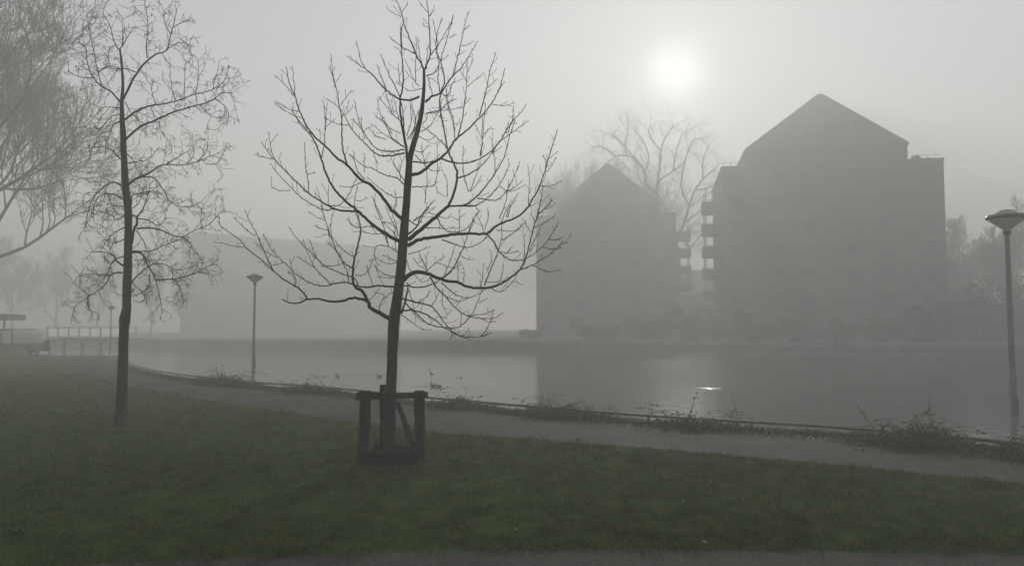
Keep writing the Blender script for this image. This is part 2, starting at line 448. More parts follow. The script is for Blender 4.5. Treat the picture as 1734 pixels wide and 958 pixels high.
# ------------------------------------------------------------------ buildings
def apartment_block(label, c0, c1, depth, zbase, zeave, zwall, zroof, storeys, bal_side, cols, inset=2.0, bays=6, inset_l=None, inset_r=None, apex=None, bal_z=()):
    """c0, c1: front ground corners (left, right).  c's are world xy; local x runs along the front, local y away from the camera"""
    ax = Vector((c1.x - c0.x, c1.y - c0.y, 0)); L = ax.length; rz = math.atan2(ax.y, ax.x)
    root = thing('apartment_block', label, 'building', (c0.x, c0.y, zbase), rz)
    z1 = zeave - zbase; z2 = zwall - zbase; z3 = zroof - zbase
    mb = MB(); mb.box(0, L, 0, depth, -1.0, z1)
    for k in range(1, storeys):
        z = z1 * k / storeys
        mb.box(-0.03, L + 0.03, -0.03, depth + 0.03, z - 0.12, z + 0.10)
    mb.build('wall', M['brick'], root)
    il = inset if inset_l is None else inset_l; ir = inset if inset_r is None else inset_r
    pb = MB()
    for (x0, x1, y0, y1) in ((-.06, L + .06, -.06, .2), (-.06, L + .06, depth - .2, depth + .06), (-.06, .2, .2, depth - .2), (L - .2, L + .06, .2, depth - .2)):
        pb.box(x0, x1, y0, y1, z1 - 0.2, z1 + 0.28)
    pb.build('parapet', M['brick'], root)
    tb = MB(); tc_ = MB()
    for x in np.arange(0.3, L, 0.9):
        if il < x < L - ir: continue
        (tb if x < L / 2 else tc_).tube([Vector((x, 0.15, z1)), Vector((x, 0.15, z1 + 0.75))], [0.025] * 2, 4)
    tb.tube([Vector((0.1, 0.15, z1 + 0.75)), Vector((il, 0.15, z1 + 0.75))], [0.03] * 2, 4)
    tb.build('terrace_rail', M['darksteel'], root)
    tc_.tube([Vector((L - ir, 0.15, z1 + 0.75)), Vector((L - 0.1, 0.15, z1 + 0.75))], [0.03] * 2, 4)
    tc_.build('terrace_rail', M['darksteel'], root)
    ph = MB(); ph.box(il, L - ir, inset, depth - inset, z1, z2); ph.build('penthouse_wall', M['brick'], root)
    # pyramid roof with thickness
    rf = MB(); o_ = 0.15
    apx = (il + L - ir) / 2 if apex is None else (apex - c0).dot(ax.normalized())
    A = [(il - o_, inset - o_), (L - ir + o_, inset - o_), (L - ir + o_, depth - inset + o_), (il - o_, depth - inset + o_)]
    rf.add([(x, y, z2 + 0.002) for x, y in A] + [(x, y, z2 + 0.3) for x, y in A] + [(apx - 0.25, depth / 2, z3), (apx + 0.25, depth / 2, z3)],
           [(3, 2, 1, 0), (0, 1, 5, 4), (1, 2, 6, 5), (2, 3, 7, 6), (3, 0, 4, 7), (4, 5, 9, 8), (5, 6, 9), (6, 7, 8, 9), (7, 4, 8)])
    roof = rf.build('roof', M['roof'], root)
    # skylights on the front slope
    yb = inset - o_; slope = (z3 - z2 - 0.3) / (depth / 2 - yb)
    for fx in (0.36, 0.53, 0.60, 0.66):
        x = fx * L; y = yb + 0.36 * (depth / 2 - yb)
        z = z2 + 0.3 + slope * (y - yb)
        sm = MB(); up = Vector((0, 1, slope)).normalized(); nn = Vector((0, -slope, 1)).normalized()
        c = Vector((x, y, z)); V = []
        for dz in (0.02, 0.14):
            for sx, sy in ((-.45, -.7), (.45, -.7), (.45, .7), (-.45, .7)):
                V.append(c + Vector((sx, 0, 0)) + up * sy + nn * dz)
        sm.add(V, [(4, 5, 6, 7), (0, 1, 5, 4), (1, 2, 6, 5), (2, 3, 7, 6), (3, 0, 4, 7)])
        sm.build('skylight', M['glass'], roof)
    # windows: one of each kind, then copies
    h = z1 / storeys
    fr = MB(); ww, wh = 1.5, 1.45
    fr.box(-ww / 2 - .07, -ww / 2, -.10, .0, 0, wh); fr.box(ww / 2, ww / 2 + .07, -.10, .0, 0, wh)
    fr.box(-ww / 2 - .07, ww / 2 + .07, -.10, .0, wh, wh + .07); fr.box(-ww / 2 - .12, ww / 2 + .12, -.14, .0, -.08, 0); fr.box(-.03, .03, -.08, -.02, 0, wh)
    gl = MB(); gl.box(-ww / 2, -.03, -.05, -.01, 0, wh); gl.box(.03, ww / 2, -.05, -.01, 0, wh)
    proto = None
    for s in range(storeys):
        for k in range(bays):
            x = L * (k + 0.5) / bays + (0.35 if k % 2 else -0.35)
            if proto is None:
                proto = fr.build('window', M['roof'], root); gl.build('pane', M['glass'], proto); o_w = proto
            else: o_w = copy_tree(proto, root)
            o_w.location = (x, -0.006, s * h + 0.9)
    # balconies on one side wall: slab, solid front, post
    sgn = -1 if bal_side == 'left' else 1
    xo = 0 if sgn < 0 else L
    bw = 2.25
    bb = MB(); y0, y1 = 0.8, 4.6
    xa, xb = sorted((xo + sgn * 0.03, xo + sgn * bw))
    bb.box(xa, xb, y0, y1, -0.18, 0); bb.box(xa, xb, y0, y0 + .08, 0, 0.98); bb.box(xa, xb, y1 - .08, y1, 0, 0.98)
    xr = xo + sgn * bw; xr0, xr1 = sorted((xr, xr - sgn * 0.08)); bb.box(xr0, xr1, y0 + .08, y1 - .08, 0, 0.98)
    rl = MB()
    for y in (y0 + .04, y1 - .04):
        for z in (0.95, 1.15): rl.tube([Vector((xa, y, z)), Vector((xb, y, z))], [.03] * 2, 5)
        for f_ in np.linspace(0, 1, 4): rl.tube([Vector((xa + (xb - xa) * f_, y, .75)), Vector((xa + (xb - xa) * f_, y, 1.15))], [.025] * 2, 4)
    rl.tube([Vector((xr, y0, 1.15)), Vector((xr, y1, 1.15))], [.03] * 2, 5)
    pss = []; hb = bal_z[1] - bal_z[0]
    for y in (y0 + .1, y1 - .1):
        ps = MB(); ps.tube([Vector((xo + sgn * (bw - .35), y, 0)), Vector((xo + sgn * (bw - .35), y, hb - .2))], [.07] * 2, 6); pss.append(ps)
    proto = None
    h = bal_z[1] - bal_z[0]
    for zb_ in bal_z:
        if proto is None:
            ob = bb.build('balcony', M['brick'], root); rl.build('railing', M['darksteel'], ob); [ps.build('post', M['concrete'], ob) for ps in pss]; proto = ob
        else: ob = copy_tree(proto, root)
        ob.location = (0, 0, zb_)
    return root, L, z1


def on_depth(px, py, Y): return P(px, py, Y)


ZB = 0.35
D1L, D1R = 89.0, 84.3
a = P(1224, 400, D1L); c = P(1602, 400, D1R)
eave1 = P(1224, 286, D1L).z
b1root, L1, _ = apartment_block('larger, nearer gabled apartment block with a stack of balconies on its side wall', a, c, 16.0, ZB, eave1, eave1 + 2.3,
                                P(1388, 160, 94.6).z, 7, 'left', 6, 1.5, 6, 3.0, 3.3, P(1388, 160, 94.6), [4.75 + 2.73 * k for k in range(5)])
a = P(908, 400, 118.0); c = P(1145, 400, 114.0)
eave2 = P(1145, 362, 114).z
b2root, L2, _ = apartment_block('faint gabled apartment block half lost in fog below the sun, behind the bare trees', a, c, 16.0, ZB, eave2, eave2 + 1.9,
                                P(1029, 277, 124).z, 6, 'right', 6, 1.8, 5, 3.2, 2.4, P(1029, 277, 124), [4.5 + 2.65 * k for k in range(5)])

# long flat-roofed building far off on the left
a = P(338, 400, 168); c = P(680, 400, 204)
zt = P(338, 394, 168).z
ax = c - a; rz = math.atan2(ax.y, ax.x)
lb = thing('long_building', 'long flat-roofed building barely visible in the fog behind the young bare tree', 'building', (a.x, a.y, ZB), rz)
L = Vector((ax.x, ax.y, 0)).length
mb = MB(); mb.box(0, L, 0, 12, -1, zt - ZB - .4); mb.build('wall', M['brick'], lb)
mb = MB(); mb.box(-.2, L + .2, -.2, 12.2, zt - ZB - .398, zt - ZB); mb.build('roof', M['concrete'], lb)
mb = MB(); mb.box(-.9, .9, -.06, -.002, 0, 1.4); proto = None
for s in range(4):
    for k in range(14):
        if proto is None: proto = o = mb.build('window', M['glass'], lb)
        else: o = copy_tree(proto, lb)
        o.location = (L * (k + .5) / 14, 0, 1.2 + s * (zt - ZB - 2) / 4)

# low buildings in the gap between the two blocks
for (x0, x1, yt, Y, dep, lab) in ((1150, 1236, 457, 140, 10, 'low flat-roofed building in the gap between the two apartment blocks'),
                                  (1164, 1250, 499, 108, 7, 'single-storey outbuilding beside the balconies of the larger block')):
    a = P(x0, 500, Y); c = P(x1, 500, Y); zt = P(x0, yt, Y).z
    r_ = thing('low_building', lab, 'building', (a.x, a.y, ZB)); W = c.x - a.x
    mb = MB(); mb.box(0, W, 0, dep, -1, zt - ZB - .3); mb.build('wall', M['render'], r_)
    mb = MB(); mb.box(-.2, W + .2, -.2, dep + .2, zt - ZB - .298, zt - ZB); mb.build('roof', M['concrete'], r_)
    mb = MB(); mb.box(0, 1.4, -.06, -.002, 0, 1.3); proto = None
    for k in range(3):
        if proto is None: proto = o = mb.build('window', M['glass'], r_)
        else: o = copy_tree(proto, r_)
        o.location = (W * (k + .3) / 3, 0, 1.1)
a = P(1600, 500, 97); c = P(1628, 500, 97); zt = P(1600, 425, 97).z
r_ = thing('stair_tower', 'lower lean-to wing stepping down beside the right wall of the larger block', 'building', (a.x, a.y, ZB)); W = c.x - a.x
mb = MB(); h_ = zt - ZB
mb.add([(0, 0, -1), (W, 0, -1), (W, 8, -1), (0, 8, -1), (0, 0, h_), (W, 0, h_ - 3.2), (W, 8, h_ - 3.2), (0, 8, h_)], [(3, 2, 1, 0), (0, 1, 5, 4), (1, 2, 6, 5), (2, 3, 7, 6), (3, 0, 4, 7), (4, 5, 6, 7)])
mb.build('wall', M['brick'], r_)
mb = MB(); mb.add([(-.0, -.2, h_ + .003), (W + .2, -.2, h_ - 3.2 - .2 * 3.2 / W + .003), (W + .2, 8.2, h_ - 3.2 - .2 * 3.2 / W + .003), (0, 8.2, h_ + .003),
                   (-.0, -.2, h_ + .2), (W + .2, -.2, h_ - 3.2), (W + .2, 8.2, h_ - 3.2), (0, 8.2, h_ + .2)],
                  [(3, 2, 1, 0), (4, 5, 6, 7), (0, 1, 5, 4), (1, 2, 6, 5), (2, 3, 7, 6), (3, 0, 4, 7)])
mb.build('roof', M['roof'], r_)

# ------------------------------------------------------------------ tree builders
UPV = Vector((0, 0, 1))


def bend(d, target, k): return (d * (1 - k) + target * k).normalized()


def rand_dir(d, ang, az=None):
    o_ = d.orthogonal().normalized()
    q = Quaternion(d, random.uniform(0, 2 * math.pi) if az is None else az)
    ax_ = q @ o_
    return (Quaternion(ax_, ang) @ d).normalized()


def traced_tree(name, label, cat, base_px, Ybase, trunk, limbs, group, twigger, mats, lumps=0.06):
    """trunk and limbs are measured as (x, y, width) in the photo's pixels; every limb gets its own lean towards or away from the camera"""
    base = P(base_px[0], base_px[1], Ybase); base.z = 0
    root = thing(name, label, cat, base, 0, group)
    built = []      # (px, py, Y) samples
    tp = [P(x, y, Ybase) for x, y, w_ in trunk]; tr_ = [w_ * Ybase / F / 2 for x, y, w_ in trunk]
    tp = [Vector((p.x - base.x, p.y - base.y, p.z)) for p in tp]
    tp[0].z = -0.05
    sp = spline(tp, 5); sr = [tr_[0]] * len(sp)
    for i in range(len(sp)):
        f_ = i / (len(sp) - 1) * (len(tr_) - 1); k = min(int(f_), len(tr_) - 2); sr[i] = tr_[k] + (tr_[k + 1] - tr_[k]) * (f_ - k)
    tm = MB(); tm.tube(sp, sr, 12, lump=lumps * 2); tm.build('trunk', mats[0], root)
    for i in range(len(trunk) - 1):
        for k in range(8):
            f_ = k / 8; built.append((trunk[i][0] + (trunk[i + 1][0] - trunk[i][0]) * f_, trunk[i][1] + (trunk[i + 1][1] - trunk[i][1]) * f_, Ybase))
    cm = MB()
    for (w0, w1, pts, *sl) in limbs:
        x0, y0 = pts[0]
        bx = min(built, key=lambda q: (q[0] - x0) ** 2 + (q[1] - y0) ** 2)
        Ys = bx[2]; near_trunk = abs(Ys - Ybase) < 1e-6
        slope = sl[0] if sl else random.choice((-1, 1)) * random.uniform(0.15, 0.75)
        L_ = 0; W = []; px_ = []
        for i, (x, y) in enumerate(pts):
            if i: L_ += abs(x - pts[i - 1][0]) * Ybase / F + 0.25 * abs(y - pts[i - 1][1]) * Ybase / F
            Y = Ys + slope * L_ * (1 - 0.18 * min(L_, 2.0))
            W.append(P(x, y, Y) - base); px_.append((x, y, Y))
        s_ = spline(W, 5); k_ = len(s_)
        for i in range(1, k_ - 1):
            s_[i] = s_[i] + Vector((random.gauss(0, 1), random.gauss(0, 1), random.gauss(0, 1))) * 0.0035
        rd = [(w0 + (w1 - w0) * (i / (k_ - 1)) ** 0.75) * Ybase / F / 2 for i in range(k_)]
        cm.tube(s_, rd, 7 if w0 > 4 else 5, lump=0.10 if w0 > 2.5 else 0)
        px2 = spline([Vector(q) for q in px_], 5)
        built.extend((q.x, q.y, q.z) for q in px2)
        twigger(cm, s_, rd)
    crown = cm.build('crown', mats[1], root)
    return root, base


def Z(ox, oy, s): return lambda *pts: [(ox + x * s, oy + y * s) for x, y in pts]


Z1 = Z(360, 340, .2506); Z2 = Z(650, 340, .2506); Z3 = Z(430, 90, .2923); Z4 = Z(670, 90, .2923); Z5 = Z(560, 0, .2349)
main_limbs = [
    (8, 1.6, Z1((1195, 795), (1130, 757), (1070, 725), (1045, 670), (1010, 610), (965, 585), (948, 540), (948, 460), (960, 380), (985, 290), (1000, 200), (985, 110), (968, 55)), -.3),
    (5.2, 2, Z1((1042, 675), (960, 655), (880, 675), (800, 680), (720, 662), (645, 665), (590, 688), (530, 690), (480, 670)), .3),
    (3.2, 1.1, Z1((645, 665), (610, 620), (560, 575), (480, 530), (410, 470), (330, 400), (240, 330), (190, 270), (120, 220), (65, 180), (35, 140)), .1),
    (2.2, 1, Z1((410, 470), (370, 390), (330, 300), (290, 210), (250, 140), (220, 65))),
    (1.6, .9, Z1((288, 238), (220, 190), (145, 115))), (1.5, .9, Z1((215, 312), (140, 308), (60, 283))),
    (1.5, .8, Z1((480, 415), (430, 432), (400, 430))), (1.5, .8, Z1((440, 385), (380, 355), (290, 285))),
    (3.6, 1.1, Z1((1230, 582), (1120, 575), (1050, 585), (990, 580), (940, 560), (880, 550), (820, 560), (770, 573), (710, 572), (640, 545), (570, 500), (510, 440), (450, 385), (400, 330), (345, 230)), .35),
    (2, .9, Z1((800, 562), (740, 505), (690, 450), (650, 370), (615, 265))), (1.6, .9, Z1((690, 450), (640, 420), (580, 380))),
    (2.4, 1, Z1((985, 575), (960, 522), (880, 495), (800, 460), (730, 415), (670, 355), (610, 300), (560, 240), (520, 185))),
    (1.6, .9, Z1((740, 425), (690, 370), (660, 270))), (1.7, .9, Z1((740, 435), (800, 440), (860, 430), (885, 420))),
    (2.5, 1, Z1((945, 455), (890, 420), (850, 360), (810, 270), (780, 190), (755, 110), (735, 40))), (1.6, .9, Z1((850, 360), (800, 300), (770, 275))),
    (1.7, .9, Z1((958, 380), (900, 345), (850, 300), (800, 240), (755, 225))), (1.4, .8, Z1((805, 250), (800, 170), (808, 98))),
    (1.4, .8, Z1((790, 200), (740, 190), (695, 168))), (1.4, .8, Z1((755, 130), (700, 110), (660, 80))),
    (2, 1, Z1((920, 545), (905, 470), (870, 400), (860, 350))), (1.6, .9, Z1((965, 500), (1020, 500), (1060, 460), (1080, 400))),
    (1.4, .8, Z1((560, 575), (545, 490), (522, 400))), (1.4, .8, Z1((560, 575), (560, 520), (510, 485))),
    (1.6, .9, Z1((1085, 578), (1065, 520), (1040, 450))), (1.6, .8, Z1((1125, 745), (1135, 690), (1160, 640), (1100, 620))),
    (1.6, .9, Z1((1050, 680), (1090, 640), (1125, 595))),
    (2, 1, Z1((1262, 355), (1190, 310), (1110, 305), (1095, 375), (1115, 430))), (1.6, .8, Z1((1255, 415), (1190, 425), (1140, 410), (1090, 375))),
    (1.8, .9, Z1((1240, 510), (1180, 500), (1120, 470), (1090, 440))), (1.4, .8, Z1((1245, 520), (1180, 520), (1120, 515))),
    (1.8, .9, Z1((1190, 300), (1150, 225), (1080, 225), (1000, 205))), (1.7, .9, Z1((1190, 310), (1165, 200), (1120, 90), (1090, 0))),
    (1.6, .9, Z1((1140, 150), (1190, 150), (1235, 180))), (1.7, .9, Z1((1235, 180), (1200, 110), (1180, 60))),
    (1.7, .9, Z1((1110, 180), (1040, 175), (960, 180), (910, 125))),
    (7.2, 1.4, Z1((1275, 278), (1200, 240), (1100, 175), (1030, 115), (970, 60)) + Z3((510, 840), (450, 760), (410, 680), (390, 610), (350, 510), (300, 440), (250, 380), (225, 340)), .35),
    (1.6, .9, Z3((272, 378), (200, 345), (120, 285))), (1.6, .9, Z3((262, 338), (200, 325), (133, 280))),
    (4.2, 1, Z3((605, 915), (540, 915), (470, 903), (400, 865), (330, 820), (250, 750), (180, 680), (120, 620), (80, 570), (45, 520)), -.2),
    (1.6, .9, Z3((118, 618), (97, 540), (90, 468))), (1.5, .8, Z3((105, 612), (60, 603), (22, 588))),
    (2.2, 1, Z3((470, 903), (400, 905), (340, 880), (270, 830), (210, 775), (150, 710), (98, 645))), (1.4, .8, Z3((210, 795), (150, 795), (103, 780))),
    (1.8, 1, Z3((318, 805), (310, 720), (298, 620), (293, 525))), (1.4, .8, Z3((312, 705), (350, 690))),
    (2, .9, Z3((420, 880), (490, 880), (550, 820), (585, 740), (600, 700))), (1.5, .8, Z3((400, 905), (385, 850), (370, 795))), (1.5, .8, Z3((430, 880), (430, 830), (433, 770))),
    (6.6, 1.1, Z3((860, 962), (800, 910), (750, 840), (690, 775), (610, 725), (560, 670), (530, 640), (480, 605), (420, 545), (360, 490), (310, 430), (270, 350), (240, 260), (210, 190), (195, 130), (187, 88)), -.3),
    (3, 1, Z3((543, 652), (515, 560), (510, 480), (508, 380), (495, 300), (475, 200), (455, 110), (447, 12))),
    (1.5, .8, Z3((475, 200), (455, 130), (435, 85))), (1.4, .8, Z3((478, 165), (502, 125))), (1.4, .8, Z3((503, 300), (540, 250), (562, 222))), (1.4, .8, Z3((510, 365), (550, 340), (572, 308))),
    (2, .9, Z3((393, 605), (410, 500), (412, 400), (410, 310))), (1.6, .8, Z3((415, 450), (418, 370), (425, 293))), (1.4, .8, Z3((412, 430), (440, 410), (465, 385))),
    (1.6, .9, Z3((236, 255), (235, 190), (222, 82))), (1.7, .9, Z3((225, 245), (190, 195), (133, 138))), (1.5, .8, Z3((300, 450), (265, 410), (225, 340))),
    (2, 1, Z3((640, 730), (600, 680), (580, 620), (555, 590))), (1.7, .9, Z3((640, 740), (560, 775), (500, 770))), (1.6, .8, Z3((640, 690), (640, 640), (640, 585))),
    (1.6, .9, Z3((600, 770), (585, 840), (580, 900), (600, 958))), (1.4, .8, Z3((590, 855), (620, 855), (655, 840))),
    (3.3, 1, Z3((872, 577), (800, 595), (730, 592), (690, 570), (640, 520), (580, 460), (540, 395), (500, 325), (430, 270)), .3),
    (1.4, .8, Z3((545, 420), (480, 410), (410, 375))),
    (2.6, 1, Z3((872, 560), (770, 570), (700, 545), (650, 480), (615, 410), (582, 278))), (1.5, .8, Z3((640, 500), (625, 430), (622, 375))), (1.5, .8, Z3((635, 460), (600, 410), (570, 385))),
    (2.2, .9, Z3((872, 545), (800, 490), (770, 430), (730, 350), (716, 270))), (1.6, .8, Z3((765, 500), (710, 480), (667, 435))), (1.6, .8, Z3((850, 465), (780, 430), (700, 355))),
    (1.7, .8, Z3((860, 540), (800, 500), (740, 460), (680, 410))), (1.5, .8, Z3((800, 470), (760, 400), (710, 375))),
    (2.6, 1, Z3((872, 762), (830, 725), (760, 705), (690, 670), (630, 650), (560, 590)), .4), (1.5, .8, Z3((720, 640), (700, 600), (690, 560))),
    (1.8, .8, Z3((872, 835), (820, 835), (760, 805), (700, 760), (660, 720))), (1.8, .9, Z3((872, 740), (840, 690), (800, 620))), (1.8, .9, Z3((850, 730), (845, 680), (870, 600))),
    (1.8, .9, Z3((745, 960), (715, 900), (688, 835))), (1.6, .8, Z3((815, 910), (825, 860), (822, 815))),
    (5.5, 1.4, Z3((892, 640), (880, 540), (860, 430), (850, 350), (848, 265), (865, 180), (862, 80), (855, 0)) + [(679, 48)], .15),
    (2.5, 1.2, Z3((878, 520), (868, 430), (862, 330), (850, 270))),
    (4.2, 1, Z3((958, 252), (910, 272), (850, 268), (790, 235), (740, 190), (690, 130), (640, 90), (590, 55), (545, 22)), -.3),
    (1.8, .9, Z3((650, 95), (620, 45), (608, 0)) + [(604, 72)]), (2.2, 1, Z3((850, 265), (800, 160), (760, 75), (735, 12))), (2, .9, Z3((765, 208), (735, 130), (715, 75))),
    (2, .9, Z3((850, 395), (800, 350), (760, 300), (725, 255))), (1.5, .8, Z3((810, 350), (795, 275))), (1.5, .8, Z3((840, 380), (820, 310), (810, 262))), (1.6, .8, Z3((800, 345), (770, 250), (755, 200))),
    (2.2, .9, Z3((890, 500), (925, 440), (950, 340))), (2, .9, Z3((905, 500), (940, 420), (955, 370))), (1.8, .9, Z3((885, 480), (910, 400), (905, 295))),
    # top of the leader
    (3.4, 1.1, Z5((672, 500), (640, 440), (605, 370), (560, 260), (530, 180), (510, 95), (475, 0)) + [(668, -14)], .2), (1.4, .8, Z5((510, 125), (470, 105), (420, 75))), (1.4, .8, Z5((513, 90), (535, 60), (552, 36))),
    (3.2, 1.1, Z5((680, 500), (715, 410), (718, 330), (712, 220), (708, 120), (695, 0)) + [(721, -18)], -.2), (1.4, .8, Z5((706, 95), (675, 65), (650, 36))), (1.4, .8, Z5((715, 122), (742, 85))), (1.3, .8, Z5((712, 200), (668, 188))),
    (2, .9, Z5((610, 390), (550, 360), (500, 330), (430, 270))), (1.7, .8, Z5((660, 470), (640, 390), (625, 280))), (1.7, .8, Z5((610, 590), (612, 450), (615, 275))),
    (1.6, .9, Z5((515, 350), (510, 260), (508, 200))), (1.5, .8, Z5((520, 440), (500, 370), (462, 340))), (1.5, .8, Z5((500, 600), (490, 520), (487, 465))), (1.5, .8, Z5((660, 640), (560, 650), (480, 590))),
    (1.6, .8, Z5((640, 620), (600, 580), (535, 430))), (1.6, .8, Z5((690, 500), (695, 400), (703, 330))),
    (4.4, 1, Z5((682, 738), (730, 695), (790, 675), (830, 620), (880, 550), (940, 490), (990, 420), (1055, 305)), .3),
    (2.8, 1, Z5((795, 660), (820, 590), (802, 480), (795, 430), (830, 320), (860, 200), (883, 120)), .3), (2, .9, Z5((790, 440), (760, 350), (765, 250), (800, 135))), (1.8, .9, Z5((775, 340), (760, 240), (738, 150))),
    (2.2, 1, Z5((878, 552), (910, 430), (940, 310), (960, 210), (988, 100))), (1.5, .8, Z5((942, 333), (985, 325), (1023, 303))), (1.5, .8, Z5((915, 405), (965, 372))), (1.4, .8, Z5((962, 218), (998, 190))),
    (2.4, .9, Z5((690, 548), (740, 530), (775, 480), (790, 440))), (2, .9, Z5((722, 400), (780, 320), (830, 230), (880, 140))), (1.4, .8, Z5((855, 275), (903, 250))), (1.4, .8, Z5((800, 440), (843, 405))),
    (1.8, .9, Z5((685, 822), (780, 800), (860, 795), (945, 770))), (1.8, .9, Z5((790, 800), (845, 740), (900, 715))), (1.7, .8, Z5((735, 690), (715, 610), (710, 560), (775, 605))),
    (2, .9, Z5((790, 670), (840, 690), (870, 620), (895, 570))), (2.4, 1, Z5((795, 665), (785, 750), (800, 870), (822, 958))), (1.8, .9, Z5((835, 640), (840, 720), (880, 850), (895, 940))),
    (1.8, .9, Z5((650, 950), (720, 905), (780, 800))), (1.5, .8, Z5((660, 900), (690, 860), (698, 830))), (1.7, .8, Z5((600, 940), (610, 840), (570, 750))), (1.7, .8, Z5((630, 930), (635, 850), (640, 800))),
    # right side
    (6.4, 1.1, Z4((98, 705), (150, 690), (210, 640), (260, 610), (300, 570), (350, 500), (420, 440), (490, 370), (550, 300), (600, 210), (630, 95)), .4),
    (2.6, 1, Z4((360, 488), (385, 390), (400, 280), (410, 180), (415, 40))), (1.5, .8, Z4((415, 195), (450, 165), (486, 138))), (1.5, .8, Z4((412, 165), (375, 108))), (1.5, .8, Z4((395, 300), (430, 265))), (1.5, .8, Z4((418, 110), (450, 38))),
    (2.6, 1, Z4((485, 365), (520, 240), (545, 110), (580, 0))), (1.5, .8, Z4((560, 297), (620, 306), (685, 290))), (1.5, .8, Z4((535, 200), (585, 155))), (1.4, .8, Z4((590, 225), (630, 170))),
    (1.6, .8, Z4((450, 400), (470, 430), (490, 480))),
    (3.4, 1, Z4((262, 610), (320, 632), (400, 638), (470, 620), (540, 580), (590, 530), (640, 450), (690, 380), (730, 340), (755, 300)), -.3), (1.8, .9, Z4((600, 512), (660, 470), (720, 430), (765, 395))), (1.6, .8, Z4((650, 465), (675, 390), (684, 320))), (1.5, .8, Z4((600, 520), (640, 450), (655, 400))),
    (1.6, .8, Z4((565, 590), (560, 520), (562, 465))), (1.8, .9, Z4((495, 590), (505, 480), (520, 300))), (1.7, .9, Z4((490, 600), (500, 500), (505, 370))), (1.5, .8, Z4((515, 470), (552, 430))),
    (3, 1.4, Z4((100, 630), (170, 635), (230, 625), (265, 605)), .4),
    (7.8, 1.4, Z2((165, 262), (250, 195), (350, 110), (430, 40)) + Z4((310, 880), (340, 800), (357, 690), (322, 612), (297, 545), (280, 440), (260, 340), (258, 235)), .3),
    (2, .9, Z4((258, 240), (245, 140), (250, 60), (235, 0))), (2.2, .9, Z4((300, 550), (250, 500), (190, 450), (160, 430))), (1.7, .8, Z4((345, 500), (330, 400), (305, 320), (290, 250))),
    (3.6, 1.1, Z4((310, 885), (400, 880), (470, 830), (530, 760), (580, 690), (630, 600), (660, 480), (690, 400)), -.3), (1.7, .9, Z4((578, 690), (575, 620), (565, 560))),
    (3.2, 1, Z4((362, 722), (430, 700), (500, 650), (550, 590), (600, 515)), .4), (1.6, .8, Z4((430, 800), (470, 700), (490, 620))), (1.7, .9, Z4((425, 805), (400, 730), (390, 640), (392, 545))),
    (2.6, 1, Z4((395, 885), (460, 885), (520, 850), (580, 790), (620, 730), (660, 645)), .2), (2.2, .9, Z4((470, 838), (580, 852), (640, 800), (680, 730), (708, 660))), (1.6, .8, Z4((600, 770), (650, 800), (700, 790), (745, 765))), (1.5, .8, Z4((645, 800), (700, 770), (733, 738))),
    (1.8, .9, Z4((600, 958), (640, 850), (655, 740))), (1.7, .9, Z4((650, 950), (670, 880), (708, 815))), (1.7, .9, Z4((435, 800), (470, 760), (495, 715))),
    (2, .9, Z4((95, 775), (160, 772), (220, 768), (240, 700), (240, 515))), (1.7, .9, Z4((170, 870), (178, 780), (180, 690), (150, 545))), (1.6, .8, Z4((235, 770), (250, 810), (290, 830))), (1.6, .8, Z4((300, 830), (300, 760), (285, 705))),
    (1.6, .8, Z4((100, 560), (150, 575), (187, 535))), (1.6, .8, Z4((130, 480), (180, 505), (218, 490))), (1.6, .8, Z4((110, 590), (180, 660), (215, 680), (258, 680))), (1.6, .8, Z4((175, 350), (245, 340), (300, 290), (345, 268))),
    (7, 1.4, Z2((165, 303), (230, 265), (350, 245), (480, 228), (600, 222), (690, 222), (750, 180), (810, 145), (880, 120), (940, 80), (1000, 0)) + Z4((830, 780), (860, 700), (890, 600), (935, 450)), .25),
    (1.5, .8, Z4((868, 690), (900, 660), (925, 610))), (1.5, .8, Z4((880, 620), (938, 570))), (1.6, .8, Z4((770, 880), (775, 760), (766, 650))), (1.5, .8, Z4((845, 770), (900, 770), (955, 745))), (1.5, .8, Z4((865, 690), (870, 630), (855, 598))),
    (1.7, .9, Z4((820, 958), (845, 850), (852, 770))), (1.5, .8, Z4((830, 930), (870, 890), (905, 855))), (1.5, .8, Z4((760, 900), (808, 870))),
    (3.2, 1, Z2((690, 225), (740, 270), (780, 340), (830, 385), (880, 405), (960, 390), (1050, 330), (1120, 250), (1178, 150)), -.3), (1.5, .8, Z2((1080, 315), (1140, 325), (1195, 318))), (1.5, .8, Z2((1115, 262), (1160, 265), (1198, 250))),
    (2.4, 1, Z2((395, 262), (480, 295), (560, 315), (620, 300), (680, 260), (730, 205)), .4), (1.8, .9, Z2((790, 150), (830, 60), (860, 0))), (1.8, .9, Z2((830, 110), (845, 50), (890, 0))), (1.6, .8, Z2((790, 345), (850, 355), (900, 340))), (1.5, .8, Z2((820, 365), (860, 320), (875, 310))),
    (2, .9, Z2((800, 265), (870, 225), (950, 155))), (1.5, .8, Z2((760, 195), (850, 205), (915, 195))), (1.7, .8, Z2((680, 215), (660, 160), (635, 110))), (1.6, .8, Z2((685, 190), (700, 130), (708, 75))), (1.6, .8, Z2((570, 225), (600, 160), (625, 85))),
    (8, 1.5, Z2((132, 535), (190, 490), (260, 485), (330, 505), (420, 540), (500, 550), (560, 580), (640, 590), (730, 582), (800, 555), (870, 510), (930, 450), (960, 380), (985, 290), (1010, 190), (1040, 90), (1060, 0)), .3),
    (2.6, 1, Z2((680, 572), (720, 470), (770, 350), (795, 250), (795, 150))), (2.2, 1, Z2((930, 462), (1000, 435), (1080, 390), (1150, 340), (1200, 290), (1235, 285))), (1.6, .8, Z2((1005, 435), (1080, 470), (1140, 477), (1195, 467))),
